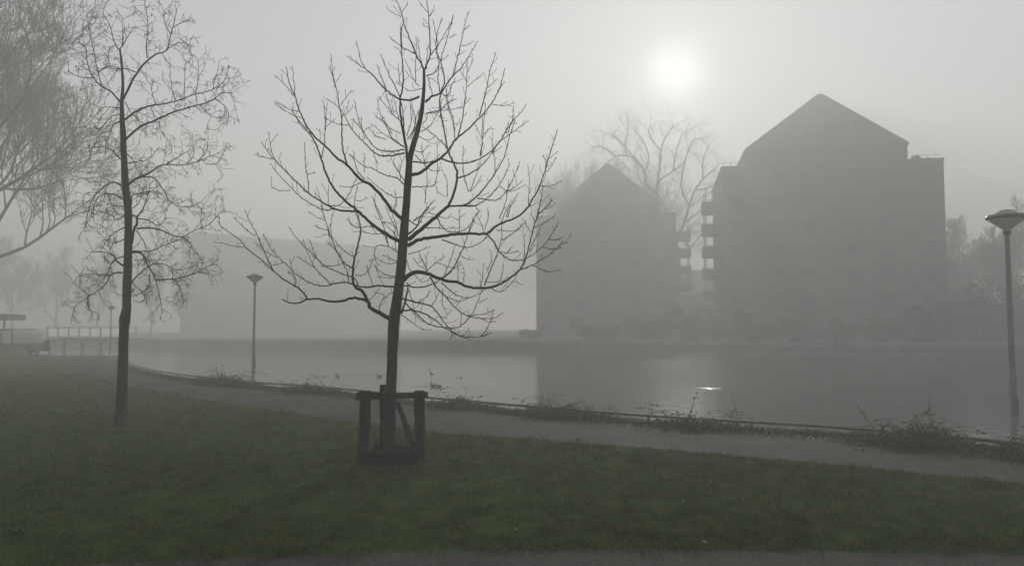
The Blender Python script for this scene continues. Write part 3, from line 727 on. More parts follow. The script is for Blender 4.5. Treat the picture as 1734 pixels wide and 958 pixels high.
    (3.2, 1.1, Z2((385, 530), (450, 480), (500, 400), (540, 310), (570, 220), (600, 130)), -.4), (1.5, .8, Z2((525, 370), (560, 395), (605, 397))), (1.7, .9, Z2((985, 330), (1040, 220), (1075, 150))), (1.6, .8, Z2((1020, 180), (1070, 155), (1145, 112))), (1.5, .8, Z2((1040, 95), (1090, 55), (1135, 0))),
    (1.5, .8, Z2((1000, 215), (960, 160), (940, 120))), (1.5, .8, Z2((945, 420), (950, 300), (940, 185))), (1.5, .8, Z2((1020, 140), (995, 90))), (1.5, .8, Z2((985, 340), (1020, 300))),
    (2, 1, Z2((730, 590), (780, 615), (840, 580), (900, 500))), (1.5, .8, Z2((885, 540), (935, 567))), (1.7, .9, Z2((650, 590), (665, 520), (675, 430))), (1.6, .8, Z2((690, 545), (780, 550), (840, 520))), (1.6, .8, Z2((780, 550), (800, 490), (808, 445))), (1.5, .8, Z2((700, 470), (730, 390), (718, 335))),
    (2.8, 1, Z2((135, 572), (230, 585), (310, 570), (370, 540), (410, 500), (450, 400), (480, 310)), .5),
    (3.2, 1, Z2((310, 515), (360, 590), (420, 650), (480, 720), (540, 765), (620, 790), (740, 792), (800, 757)), .4), (2.4, 1, Z2((390, 550), (440, 600), (500, 640), (570, 655), (640, 630), (680, 600))), (1.7, .9, Z2((560, 775), (640, 770), (700, 755), (742, 740))), (1.8, .9, Z2((420, 650), (500, 675), (570, 660))), (1.6, .8, Z2((650, 790), (700, 815), (742, 815))),
    (3.2, 1, Z2((118, 660), (200, 680), (260, 695), (320, 712), (380, 780), (440, 860), (500, 905), (570, 920), (650, 915), (720, 893)), -.4), (1.7, .9, Z2((320, 712), (350, 670), (375, 610))), (1.6, .8, Z2((230, 690), (280, 655), (300, 640))), (1.6, .8, Z2((455, 880), (462, 915), (445, 935))),
    (3.2, 1, Z2((112, 742), (200, 742), (280, 765), (340, 800), (400, 850), (450, 880), (520, 915), (580, 935)), .3), (2.6, 1, Z2((140, 690), (230, 770), (300, 830), (400, 855), (500, 855), (560, 810), (610, 740), (650, 640), (668, 590)), -.3), (1.8, .9, Z2((650, 915), (700, 860), (730, 790), (740, 740))),
    (4.5, 2, Z2((118, 760), (140, 690), (162, 600), (160, 560)), -.5), (1.7, .8, Z2((115, 765), (200, 825), (260, 865), (320, 868)), .3), (1.6, .8, Z2((400, 600), (395, 690), (425, 763))), (1.6, .8, Z2((520, 850), (525, 770))), (1.5, .8, Z2((640, 690), (695, 660))),
    (3.6, 1.2, Z2((165, 225), (225, 170), (260, 90), (340, 0)), .5), (2.6, 1.6, Z2((200, 135), (250, 100), (300, 50)), -.5), (2.4, .9, Z2((360, 115), (390, 170), (430, 205), (500, 210), (580, 170), (625, 90))), (2, .9, Z2((245, 190), (320, 180), (400, 190), (460, 180))), (2.6, 1, Z2((170, 130), (230, 160), (280, 80), (360, 100)), -.2),
    (1.8, .9, Z2((510, 215), (512, 150), (508, 70))), (1.5, .8, Z2((512, 115), (545, 90))), (1.5, .8, Z2((510, 130), (460, 110))), (1.6, .8, Z2((370, 105), (430, 120), (440, 110))), (1.7, .9, Z2((450, 40), (560, 35), (600, 30), (650, 70))),
    (1.7, .9, Z2((165, 360), (240, 340), (308, 312))), (1.7, .9, Z2((290, 480), (265, 410), (240, 350))), (1.7, .8, Z2((285, 475), (290, 420), (280, 370))), (1.7, .9, Z2((290, 475), (350, 420), (408, 378))), (1.5, .8, Z2((355, 415), (420, 440), (500, 460))), (1.5, .8, Z2((200, 385), (230, 430), (290, 470))),
    (1.7, .8, Z2((150, 400), (180, 470), (220, 510), (260, 550), (300, 530))), (1.6, .8, Z2((500, 550), (500, 470), (500, 410))), (1.5, .8, Z2((540, 550), (545, 500), (540, 455))), (1.6, .8, Z2((170, 600), (190, 680), (215, 795))), (1.5, .8, Z2((150, 690), (200, 760), (230, 790))),
    (1.7, .9, Z2((118, 640), (60, 620), (0, 660))), (2, .9, Z2((110, 280), (60, 210), (0, 150)), -.3), (1.7, .8, Z2((90, 410), (40, 390), (0, 370))), (1.6, .8, Z2((80, 330), (75, 260), (70, 205))), (1.6, .8, Z2((100, 240), (80, 150), (60, 90), (80, 0))),
]


def young_twigs(cm, s_, rd):
    """short upturned spurs with a bud, as on a young walnut or pawlonia"""
    k_ = len(s_)
    acc = 0; side = random.random() * 6.28
    nxt = random.uniform(0.05, 0.14)
    for i in range(2, k_ - 1):
        acc += (s_[i] - s_[i - 1]).length
        if acc < nxt: continue
        acc = 0; nxt = random.uniform(0.05, 0.14)
        if rd[i] > 0.017: continue
        t_ = (s_[i] - s_[i - 1]).normalized()
        side += 2.4 + random.uniform(-.5, .5)
        d = rand_dir(t_, R(random.uniform(30, 65)), side)
        ln = random.choice((0.025, 0.04, 0.06, 0.08, 0.12, 0.18))
        p = s_[i].copy(); pts = [p.copy()]
        for q in range(3):
            d = bend(d, UPV, 0.18); d = (d + Vector((random.gauss(0, .1), random.gauss(0, .1), random.gauss(0, .1)))).normalized()
            p = p + d * ln / 3; pts.append(p.copy())
        r0 = 0.004
        pts.append(p + d * 0.010)
        cm.tube(pts, [r0 * 1.1, r0 * .9, r0 * .8, r0 * 1.25, r0 * .4], 4)
    # terminal bud
    d = (s_[-1] - s_[-2]).normalized()
    r = rd[-1]
    cm.tube([s_[-1], s_[-1] + d * 0.010, s_[-1] + d * 0.022], [r, r * 1.5, r * .4], 5)


trunk_main = [(657, 786, 26), (659, 760, 22), (661, 700, 19), (663, 640, 17.6), (665, 590, 17.4), (667, 545, 19), (672, 510, 17.5), (677, 470, 16.5), (682, 420, 15.5), (686, 370, 13.6),
              (690, 320, 13), (692, 290, 12), (694, 268, 10.5), (700, 245, 9.5), (707, 222, 8.5), (713, 195, 7.5), (716, 172, 6.5), (718, 145, 5.5), (718, 118, 4.5)]
YT = G(658, 777).y
main_root, main_base = traced_tree('young_tree', 'young bare tree with upswept dark branches standing in a wooden guard', 'tree', (658, 778), YT, trunk_main, main_limbs, 'young trees on the lawn', young_twigs,
                                   (M['bark'], M['twig']))

# second tree, left
Z6 = Z(110, 0, .3027); Z7 = Z(110, 260, .3027)
left_limbs = [
    (4.2, 1, Z6((325, 555), (390, 430), (450, 350), (510, 305), (570, 280), (590, 200), (610, 130), (625, 50)), .3), (2.2, .9, Z6((462, 325), (455, 260), (465, 160), (455, 60), (440, -5))),
    (2.2, .9, Z6((395, 405), (340, 385), (270, 385), (245, 350), (250, 270))), (2.4, .9, Z6((304, 280), (270, 220), (255, 150), (215, 80))), (2.2, .9, Z6((306, 278), (345, 220), (385, 150))),
    (1.8, .8, Z6((320, 260), (325, 180), (320, 100))), (1.8, .8, Z6((570, 280), (640, 240), (700, 255))), (1.6, .8, Z6((590, 190), (560, 130), (555, 60))), (1.6, .8, Z6((600, 160), (650, 130), (690, 110))),
    (3.4, 1, Z6((308, 572), (260, 515), (200, 480), (150, 420), (125, 350), (115, 270), (60, 230)), -.4), (2, .9, Z6((203, 478), (180, 380), (155, 260), (135, 160))), (2, .8, Z6((155, 437), (80, 430), (20, 400))), (1.7, .8, Z6((190, 400), (250, 370), (300, 380))),
    (4, 1, Z6((335, 670), (400, 620), (470, 595), (560, 580), (640, 560), (720, 530), (830, 500), (900, 440), (915, 370)), .3),
    (4.2, 1, Z6((340, 780), (420, 710), (500, 675), (600, 630), (700, 600), (790, 575), (840, 550), (880, 520), (940, 520)), -.2),
    (1.8, .8, Z6((510, 590), (490, 530), (480, 470))), (1.8, .8, Z6((620, 565), (600, 500), (590, 430))), (1.8, .8, Z6((665, 550), (670, 450), (675, 340))), (1.8, .8, Z6((730, 525), (745, 440), (745, 340))), (1.8, .8, Z6((830, 500), (840, 440), (870, 410))), (1.8, .8, Z6((835, 552), (900, 600), (920, 660))),
    (1.6, .8, Z6((525, 680), (540, 740), (590, 800))), (1.6, .8, Z6((480, 600), (500, 660), (490, 720))), (1.6, .8, Z6((760, 590), (800, 640), (850, 660))),
    (2.8, .9, Z6((308, 680), (270, 700), (250, 750), (225, 815))), (2.4, .9, Z6((310, 890), (260, 840), (210, 820), (140, 830))), (2.2, .9, Z6((345, 860), (375, 890), (405, 950))), (2, .8, Z6((305, 640), (250, 660), (200, 720), (170, 710))), (2, .8, Z6((305, 605), (250, 600), (200, 605))),
    (2.2, .9, Z6((340, 915), (400, 905), (470, 890), (520, 830))), (1.8, .8, Z6((335, 570), (370, 630), (420, 680))),
    (4.2, 1, Z7((345, 178), (400, 140), (470, 110), (520, 75), (570, 60), (650, 65), (740, 45), (840, 5)), .3), (2, .8, Z7((570, 60), (650, 10), (700, -20))), (2.6, .9, Z7((430, 130), (500, 140), (550, 200), (590, 270), (680, 300), (770, 265)), -.4),
    (1.8, .8, Z7((740, 45), (790, -10), (800, -60))), (1.8, .8, Z7((680, 60), (720, 10), (715, -50))), (1.8, .8, Z7((790, 60), (850, 55), (870, 20))),
    (3.2, .9, Z7((315, 182), (270, 160), (220, 185), (160, 250), (130, 330), (110, 430)), -.3), (3, .9, Z7((320, 252), (260, 225), (200, 235), (160, 290), (165, 390)), .4),
    (2.4, .9, Z7((332, 345), (290, 370), (260, 345), (230, 340))), (2.4, .9, Z7((335, 412), (280, 440), (240, 480), (200, 540))), (2, .9, Z7((240, 230), (265, 290), (280, 320))), (2, .9, Z7((345, 60), (280, 0), (270, -30))),
    (5.5, 2.4, Z7((372, 500), (385, 430), (402, 390), (400, 355), (372, 345)), .3), (3, 1, Z7((402, 358), (440, 300), (465, 230), (480, 160)), .3), (2.6, .9, Z7((372, 290), (378, 235), (430, 220), (500, 210), (560, 240)), -.4),
    (3.4, .9, Z7((402, 420), (470, 415), (540, 430), (600, 455), (660, 465), (720, 430), (800, 400), (890, 312)), .3), (2.4, .9, Z7((410, 365), (460, 370), (520, 400), (570, 360)), -.4), (2, .8, Z7((770, 415), (760, 370), (775, 280))), (2, .8, Z7((660, 465), (700, 500), (720, 540))),
    (4.2, 1, Z7((375, 552), (430, 560), (460, 620), (500, 690), (520, 750), (545, 890)), .2), (2.8, .9, Z7((510, 705), (600, 700), (700, 680), (800, 630), (850, 620)), -.3), (2.8, .9, Z7((370, 722), (420, 670), (490, 620), (560, 620), (620, 650), (700, 640)), .3),
    (2, .9, Z7((475, 670), (470, 740), (435, 780))), (2.4, .9, Z7((380, 545), (480, 545), (560, 510), (650, 480)), .4), (1.8, .8, Z7((375, 720), (420, 760), (460, 820))), (2, .8, Z7((600, 700), (640, 740), (660, 800))), (2, .8, Z7((700, 680), (740, 640), (740, 600))),
    (4, 1, Z7((326, 630), (290, 600), (270, 570), (220, 550), (150, 550)), -.3), (3.2, .9, Z7((322, 665), (260, 675), (220, 740), (130, 800), (40, 865)), .2), (2.2, .8, Z7((260, 680), (190, 680), (150, 660))), (2, .8, Z7((135, 800), (110, 770), (40, 720))), (1.8, .8, Z7((128, 800), (130, 870), (150, 880))), (2.6, .9, Z7((330, 575), (270, 600), (240, 670)), -.4),
    (2.2, .8, Z7((330, 480), (270, 500), (220, 480))), (2.2, .8, Z7((335, 300), (280, 290), (230, 310))), (2.2, .8, Z7((400, 430), (440, 490), (460, 550))), (2, .8, Z7((365, 310), (410, 280), (440, 200))),
]


def droopy(cm, s_, rd, dens=1.0):
    """fine drooping, curling twigs with leftover catkins"""
    k_ = len(s_); acc = 0; nxt = 0.06; side = random.random() * 6.28
    for i in range(3, k_):
        acc += (s_[i] - s_[i - 1]).length
        if acc < nxt and i < k_ - 1: continue
        acc = 0; nxt = random.uniform(0.03, 0.085) / dens
        t_ = (s_[i] - s_[i - 1]).normalized(); side += 2.4 + random.uniform(-.6, .6)
        d = rand_dir(t_, R(random.uniform(35, 75)), side)
        fine(cm, s_[i].copy(), d, random.uniform(0.12, 0.40), 0.0052, 2)


def catkin(cm, p, d, s):
    o_ = d.orthogonal().normalized() * s * .42; c_ = d.cross(o_).normalized() * s * .42
    a, b_ = p, p + d * s * 2.3; mid = p + d * s
    cm.add([a, mid + o_, b_, mid - o_, mid + c_, mid - c_], [(0, 1, 2, 3), (0, 4, 2, 5)])


def fine(cm, p, d, ln, r, depth):
    n_ = 5; pts = [p.copy()]; curl = Vector((random.gauss(0, .4), random.gauss(0, .4), random.choice((-.8, -.6, .5)))).normalized()
    for q in range(n_):
        d = bend(d, curl, 0.085); d = (d + Vector((random.gauss(0, .11), random.gauss(0, .11), random.gauss(0, .09)))).normalized()
        p = p + d * ln / n_; pts.append(p.copy())
        if depth > 0 and q >= 1 and random.random() < (0.6 if depth > 1 else .4):
            fine(cm, p.copy(), rand_dir(d, R(random.uniform(30, 70))), ln * random.uniform(.35, .65), r * .75, depth - 1)
        if depth < 2 and random.random() < .27:
            catkin(cm, p, (rand_dir(d, R(random.uniform(20, 80))) + Vector((0, 0, -.5))).normalized(), random.uniform(.006, .012))
    cm.tube(pts, [r * (1 - .45 * i / n_) for i in range(n_ + 1)], 3)
    if random.random() < .45: catkin(cm, p, d, random.uniform(.006, .012))


trunk_left = [(205, 724, 28), (205, 712, 21.5), (207, 660, 17.5), (209, 600, 15.6), (210, 560, 15), (211, 541, 16.5), (214, 520, 14.3), (216, 460, 13.8), (217, 410, 13), (217, 360, 11.8), (213, 320, 12.5), (210, 270, 10.5),
              (208, 220, 9), (206, 178, 6.5), (208, 145, 4.6), (206, 110, 3.8), (203, 84, 3)]
YL = G(205, 722).y
left_root, left_base = traced_tree('young_tree', 'tall slender tree with fine drooping twigs on the lawn left of the guarded tree', 'tree', (205, 722), YL, trunk_left, left_limbs, 'young trees on the lawn', droopy, (M['bark2'], M['twig']), 0.09)

# ------------------------------------------------------------------ generic bare trees for the distance
def bare_tree(seed, hgt, spread, levels=4, trunk_r=None, up=0.10, droop=0.0, lift=0.25, r_min=0.01, nmain=7, cone=60):
    """returns (trunk MB, crown MB) with its base at the origin"""
    random.seed(seed)
    tm, cm = MB(), MB()
    tr0 = trunk_r or hgt * 0.022
    n_ = 12; p = Vector((0, 0, -.2)); d = UPV.copy(); pts = [p.copy()]
    th = hgt * 0.62
    for i in range(n_):
        d = (d + Vector((random.gauss(0, .05), random.gauss(0, .05), 0))).normalized(); d = bend(d, UPV, .2)
        p = p + d * (th + .2) / n_; pts.append(p.copy())
    tm.tube(pts, [tr0 * (1.35 if i == 0 else 1 - .72 * i / n_) for i in range(n_ + 1)], 9, lump=.1)

    def grow(p, d, ln, r, lv):
        m_ = 5 if lv > 1 else 4; pts = [p.copy()]; rr = [r]
        for i in range(m_):
            d = (d + Vector((random.gauss(0, .13), random.gauss(0, .13), random.gauss(0, .11)))).normalized()
            d = bend(d, UPV if droop == 0 or lv > 1 else Vector((d.x, d.y, -1)).normalized(), up if droop == 0 or lv > 1 else droop)
            p = p + d * ln / m_; pts.append(p.copy()); rr.append(max(r * (1 - .5 * (i + 1) / m_), r_min * .6))
            if lv > 0 and i >= 1:
                for _ in range(1 if random.random() < .75 else 2):
                    grow(p.copy(), rand_dir(d, R(random.uniform(25, 55))), ln * random.uniform(.42, .68), max(rr[-1] * .62, r_min), lv - 1)
        cm.tube(pts, rr, 6 if lv >= 3 else (4 if lv == 2 else 3), cap=False)
        if lv > 0:
            for _ in range(random.randint(1, 2)):
                grow(p.copy(), rand_dir(d, R(random.uniform(10, 35))), ln * random.uniform(.5, .75), max(rr[-1] * .85, r_min), lv - 1)
    az = random.random() * 6.28
    for k in range(nmain):
        f_ = lift + (1 - lift) * (k + random.uniform(-.2, .2)) / (nmain - 1) if nmain > 1 else 1
        f_ = min(max(f_, lift), 1.0)
        i = f_ * n_; j = min(int(i), n_ - 1); q = pts[j].lerp(pts[j + 1], i - j)
        az += 2.4 + random.uniform(-.3, .3)
        ang = R(cone) * (1 - .72 * f_) + R(12)
        dd = Vector((math.cos(az) * math.sin(ang), math.sin(az) * math.sin(ang), math.cos(ang)))
        L_ = spread * (1.0 - .35 * f_) * random.uniform(.8, 1.1)
        grow(q, dd, L_, tr0 * (.62 - .3 * f_), levels)
    return tm, cm


def place_tree(name, mbs, loc, rz, label, group, mat=None, s=1.0, cat='tree'):
    r_ = thing(name, label, cat, loc, rz, group); r_.scale = (s, s, s)
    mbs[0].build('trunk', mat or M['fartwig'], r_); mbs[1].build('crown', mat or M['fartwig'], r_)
    return r_


def copy_tree_to(o, loc, rz, label, s=1.0):
    c = copy_tree(o); c.location = loc; c.rotation_euler = (0, 0, rz); c.scale = (s, s, s); c['label'] = label
    return c


GP = 'bare trees in the fog'
p = P(-80, 600, 41); big_l = bare_tree(3, 17.5, 5.2, 4, .21, up=.09, lift=.46, nmain=9, cone=75, r_min=.011)
tl = place_tree('bare_tree', big_l, (p.x, p.y, 0), 0.4, 'large bare tree with a wide dense crown reaching in at the left edge', GP, s=1.5)
p = P(-10, 600, 50)
copy_tree_to(tl, (p.x, p.y, 0), 2.6, 'bare tree rising behind the large crown at the left edge of the lawn', 1.3)
# tall tree by the fainter block
ZT = Z(860, 180, .459)
tall_limbs = [
    (6.5, 2.4, ZT((620, 500), (650, 430), (668, 370), (690, 310), (720, 270), (770, 225)), .3), (5.8, 2.0, ZT((610, 520), (600, 420), (560, 340), (545, 310), (565, 270), (610, 240), (650, 210)), -.3),
    (5.0, 1.6, ZT((548, 320), (510, 285), (505, 240), (480, 205), (440, 182), (400, 185), (370, 205)), .3), (4.3, 1.6, ZT((548, 305), (560, 230), (565, 160), (585, 110), (610, 75)), .2), (3.6, 1.6, ZT((668, 370), (640, 300), (650, 220), (670, 150), (690, 120)), -.3),
    (3.6, 1.6, ZT((690, 310), (740, 300), (775, 270), (790, 230))), (3.6, 1.6, ZT((650, 430), (690, 400), (730, 370), (760, 330)), .4), (3.6, 1.6, ZT((625, 480), (660, 460), (690, 430), (715, 440), (725, 480)), -.3), (3.6, 1.4, ZT((632, 470), (670, 520), (700, 490), (725, 460)), .4),
    (2.9, 1.4, ZT((505, 245), (520, 190), (500, 130), (470, 95))), (2.9, 1.4, ZT((440, 182), (430, 140), (445, 100))), (2.9, 1.4, ZT((565, 165), (530, 120), (520, 85))), (2.9, 1.4, ZT((720, 270), (720, 200), (740, 150))), (2.9, 1.4, ZT((610, 240), (620, 170), (640, 110))),
    (2.9, 1.4, ZT((600, 430), (560, 400), (520, 330), (480, 260), (440, 230)), .5), (2.9, 1.4, ZT((400, 186), (350, 150), (310, 150))), (2.9, 1.4, ZT((480, 205), (410, 130), (380, 110))), (2.9, 1.4, ZT((665, 380), (700, 350), (770, 300))),
]


def far_twigs(cm, s_, rd):
    k_ = len(s_)

    def tw(p, d, ln, r, lv):
        pts = [p.copy()]
        for q in range(4):
            d = (d + Vector((random.gauss(0, .16), random.gauss(0, .16), random.gauss(0.03, .14)))).normalized(); p = p + d * ln / 4; pts.append(p.copy())
            if lv and q: tw(p.copy(), rand_dir(d, R(random.uniform(25, 60))), ln * random.uniform(.45, .7), r * .62, lv - 1)
        cm.tube(pts, [r, r * .85, r * .7, r * .55, r * .4], 3, cap=False)
    acc = 0; nxt = .5
    for i in range(2, k_):
        acc += (s_[i] - s_[i - 1]).length
        if acc < nxt and i < k_ - 1: continue
        acc = 0; nxt = random.uniform(.32, .8); t_ = (s_[i] - s_[i - 1]).normalized()
        for _ in range(2 if i == k_ - 1 else 1): tw(s_[i].copy(), bend(rand_dir(t_, R(random.uniform(25, 70))), UPV, .15), random.uniform(1.6, 3.8), .047, 2)


random.seed(404)
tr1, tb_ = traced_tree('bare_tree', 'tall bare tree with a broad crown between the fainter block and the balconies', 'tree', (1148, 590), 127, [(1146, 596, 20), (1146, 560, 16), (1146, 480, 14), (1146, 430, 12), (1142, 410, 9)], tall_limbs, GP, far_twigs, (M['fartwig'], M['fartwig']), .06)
tt2 = bare_tree(33, 29, 12.5, 4, .6, up=.10, lift=.35, nmain=8, cone=72, r_min=.02)
p = P(985, 560, 142); tr2 = place_tree('bare_tree', tt2, (p.x, p.y, ZB), 0.2, 'bare tree showing above the left roof slope of the fainter block', GP)
p = P(1075, 560, 146); copy_tree_to(tr2, (p.x, p.y, ZB), 3.0, 'bare tree peeping over the peak of the fainter block', 1.02)
# right of the big block
t3 = bare_tree(41, 15, 4.6, 4, .26, up=.14, lift=.25, nmain=7, cone=50, r_min=.02)
p = P(1632, 560, 104); tr3 = place_tree('bare_tree', t3, (p.x, p.y, ZB), 0.0, 'small upright bare tree just right of the larger block', GP)
for (px, Y, rz, s, lab) in ((1690, 98, 1.1, .85, 'low bare tree between the larger block and the near street lamp'), (1745, 86, 2.2, 1.05, 'bare tree seen behind the head of the near street lamp'),
                            (1800, 92, 4.2, 1.1, 'bare tree past the right edge behind the near street lamp')):
    p = P(px, 560, Y); copy_tree_to(tr3, (p.x, p.y, ZB), rz, lab, s)
# trees behind the footbridge
for (px, Y, rz, s, lab) in ((20, 135, .5, 1.05, 'bare tree in the fog at the left, behind the white panel'), (95, 150, 1.9, 1.05, 'bare tree in the fog above the left end of the footbridge'), (165, 145, 3.3, .95, 'bare tree in the fog above the middle of the footbridge'),
                            (255, 150, 4.4, .95, 'bare tree in the fog just right of the slender tree trunk'), (310, 140, 5.3, .8, 'small bare tree in the fog left of the second street lamp')):
    p = P(px, 560, Y); copy_tree_to(tr3, (p.x, p.y, ZB), rz, lab, s)

# ------------------------------------------------------------------ evergreen shrubs along the far bank
def shrub_mesh(seed, w_, h_, n_leaf):
    r_ = np.random.default_rng(seed)
    k = 9
    cen = np.stack([r_.uniform(-.5, .5, k) * w_, r_.uniform(-.5, .5, k) * w_ * .7, r_.uniform(.2, .72, k) * h_], 1); rad = r_.uniform(.22, .36, k) * min(w_, h_)
    ci = r_.integers(0, k, n_leaf); dv = r_.normal(size=(n_leaf, 3)); dv /= np.linalg.norm(dv, axis=1)[:, None]
    pos = cen[ci] + dv * (rad[ci] * r_.uniform(.35, 1.12, n_leaf) ** .6)[:, None]
    pos[:, 2] = np.abs(pos[:, 2])
    a = r_.normal(size=(n_leaf, 3)); a /= np.linalg.norm(a, axis=1)[:, None]
    b_ = np.cross(a, r_.normal(size=(n_leaf, 3))); b_ /= np.linalg.norm(b_, axis=1)[:, None]
    s = r_.uniform(.06, .15, n_leaf)[:, None]
    V = np.empty((n_leaf, 4, 3)); V[:, 0] = pos - a * s; V[:, 1] = pos + b_ * s * .5; V[:, 2] = pos + a * s; V[:, 3] = pos - b_ * s * .5
    st = MB()
    for i in range(k): st.tube([Vector((0, 0, -.1)), Vector(cen[i]) * .5 + Vector((0, 0, .1)), Vector(cen[i])], [.09, .06, .03], 5)
    return V.reshape(-1, 3), st


shrubs = {}
GS = 'shrubs along the far bank'
sp_ = [(1010, 84, 0.80, 'dark shrub on the far bank below the left side of the fainter block'), (1095, 86, 0.88, 'dark shrub on the far bank below the right side of the fainter block'), (1165, 82, 1.25, 'rounded shrub on the far bank in the gap between the blocks'),
       (1212, 78, 1.1, 'rounded shrub on the far bank at the foot of the balconies'), (1275, 76, 0.80, 'shrub on the far bank at the left corner of the larger block'), (1345, 75, 0.72, 'shrub on the far bank below the left half of the larger block'),
       (1415, 74, 0.80, 'shrub on the far bank below the peak of the larger block'), (1490, 72, 0.76, 'shrub on the far bank below the right half of the larger block'), (1560, 71, 1.1, 'shrub on the far bank below the right corner of the larger block'),
       (1640, 84, 2.0, 'tall thicket filling the bank right of the larger block'), (1700, 80, 1.9, 'tall thicket on the bank just left of the near lamp post'), (1765, 76, 1.9, 'tall thicket on the bank right of the near lamp post'),
       (900, 96, .5, 'faint shrub on the far bank left of the fainter block')]
for i, (px, Y, s, lab) in enumerate(sp_):
    k = i % 3
    p = P(px, 560, Y)
    if k not in shrubs:
        V, st = shrub_mesh(70 + k, 5.6, 3.6, 5200)
        r_ = thing('shrub', lab, 'shrub', (p.x, p.y, ZB), 0, GS); mesh_np('foliage', V, 4, M['evergreen'], r_); st.build('stem', M['fartwig'], r_); shrubs[k] = r_
    else:
        r_ = copy_tree(shrubs[k]); r_['label'] = lab; r_.location = (p.x, p.y, ZB); r_.rotation_euler = (0, 0, i * 1.3)
    r_.scale = (s, s, s)
# terrace plants on the roof of the larger block
for i, (fx, h_) in enumerate(((0.90, 0.95), (0.955, 0.6))):
    V, st = shrub_mesh(90 + i, 1.0 * h_, h_, 500)
    q = b1root.matrix_basis @ Vector((L1 * fx, 1.2, eave1 - ZB))
    r_ = thing('terrace_plant', ('taller potted shrub on the right roof terrace of the larger block', 'smaller potted shrub at the corner of the right roof terrace')[i], 'plant', q, 0, 'plants on the roof terrace')
    mesh_np('foliage', V, 4, M['evergreen'], r_)
    mb = MB(); mb.lathe([(0, 0), (.25, 0), (.33, .4), (.28, .4), (.26, .34), (0, .34)], 14); mb.build('pot', M['concrete'], r_)

# ------------------------------------------------------------------ footbridge, far left
YB = 66
xa = P(80, 560, YB).x; xb = P(206, 560, YB).x; zr = P(100, 553, YB).z; zd = P(100, 572, YB).z
br = thing('footbridge', 'white-railed footbridge crossing the water at the far left', 'bridge', (xa, YB, 0))
W = xb - xa
mb = MB(); mb.box(-.3, W + .8, 0, 2.6, zd - .42, zd); mb.build('deck', M['concrete'], br)
proto = None
for s, y in ((0, .06), (1, 2.5)):
    for k in range(7):
        x0 = W * k / 7; x1 = W * (k + 1) / 7
        if proto is None:
            mb = MB(); mb.box(.02, W / 7 - .04, 0, .05, .16, zr - zd - .12)
            proto = o = mb.build('infill_panel', M['frosted'], br)
        else:
            if s == 1: continue
            o = copy_tree(proto, br)
        o.location = (x0 + .03, y, zd)
mb = MB(); pt = None
for y in (.03, 2.54):
    for k in range(8):
        if pt is None:
            q = MB(); q.box(-.05, .05, -.04, .06, -.3, zr - zd - .02); pt = o = q.build('railing_post', M['opal'], br)
        else: o = copy_tree(pt, br)
        o.location = (W * k / 7, y, zd)
    mb = MB(); mb.box(-.1, W + .1, y - .06, y + .10, zr - zd - .1 + zd, zr); mb.build('handrail', M['opal'], br)
pt = None
for k in range(4):
    if pt is None:
        q = MB(); q.tube([Vector((0, 0, -1.4)), Vector((0, 0, zd - .42))], [.14] * 2, 8); pt = o = q.build('pier', M['concrete'], br)
    else: o = copy_tree(pt, br)
    o.location = (W * (k + .5) / 4, 1.2, 0)

# pavilion at the left edge: white panel over a dark plinth
YP = 55
a = P(-60, 560, YP); c = P(26, 560, YP)
pv = thing('pavilion', 'white-sided pavilion with a dark plinth at the left edge in the fog', 'building', (a.x, YP, 0)); W = c.x - a.x
zt = P(0, 558, YP).z; zm = P(0, 582, YP).z; zc = P(0, 536, YP).z
mb = MB(); mb.box(0, W, 0, 4, 0, zm); mb.build('plinth', M['timber_wet'], pv)
mb = MB(); mb.box(.1, W - .15, .1, 3.9, zm, zt); mb.build('wall', M['frosted'], pv)
mb = MB()
for x in np.linspace(.2, W - .25, 5): mb.box(x - .04, x + .04, .02, .095, zm, zt)
mb.box(.1, W - .15, .02, .095, zt - .08, zt); mb.build('frame', M['darksteel'], pv)
mb = MB(); mb.box(-.1, W - .9, -.1, 4, zt, zt + .06); mb.box(W - 2.2, W - .9, .2, 2.5, zc - .25, zc + .2); mb.box(W - 1.6, W - 1.5, 1, 1.1, zt + .06, zc - .25); mb.build('roof', M['darksteel'], pv)

# bench and litter bin by the path, far left
p = G(58, 607)
bn = thing('park_bench', 'low bench seen end-on beside the far end of the path', 'bench', (p.x, p.y, 0), R(118))
mb = MB()
for y in (-.16, 0, .16): mb.plank((-.75, y, .43), (.75, y, .43), .13, .045, (0, 1, 0), 4, .004, y)
mb.build('seat', M['timber'], bn)
mb = MB()
for z in (.62, .80): mb.plank((-.75, .26 + (z - .6) * .25, z), (.75, .26 + (z - .6) * .25, z), .13, .04, (0, 0, 1), 4, .004, z)
mb.build('backrest', M['timber'], bn)
for x in (-.6, .6):
    mb = MB(); mb.box(x - .03, x + .03, -.2, .24, .36, .405); mb.box(x - .03, x + .03, -.18, -.12, 0, .36); mb.box(x - .03, x + .03, .18, .24, 0, .36)
    mb.add([(x - .025, .24, .36), (x + .025, .24, .36), (x + .025, .30, .36), (x - .025, .30, .36), (x - .025, .28, .9), (x + .025, .28, .9), (x + .025, .34, .9), (x - .025, .34, .9)],
           [(3, 2, 1, 0), (4, 5, 6, 7), (0, 1, 5, 4), (1, 2, 6, 5), (2, 3, 7, 6), (3, 0, 4, 7)])
    mb.build('leg', M['darksteel'], bn)
p = G(79, 605)
lbn = thing('litter_bin', 'dark litter bin on a post at the far end of the path', 'bin', (p.x, p.y, 0))
mb = MB(); mb.lathe([(0, .38), (.17, .38), (.20, .45), (.21, .95), (.19, .95), (.17, .5), (0, .48)], 18); mb.build('body', M['darksteel'], lbn)
mb = MB(); mb.lathe([(0, 1.07), (.12, 1.05), (.22, .97), (.22, .955), (0, .955)], 18); mb.build('lid', M['darksteel'], lbn)
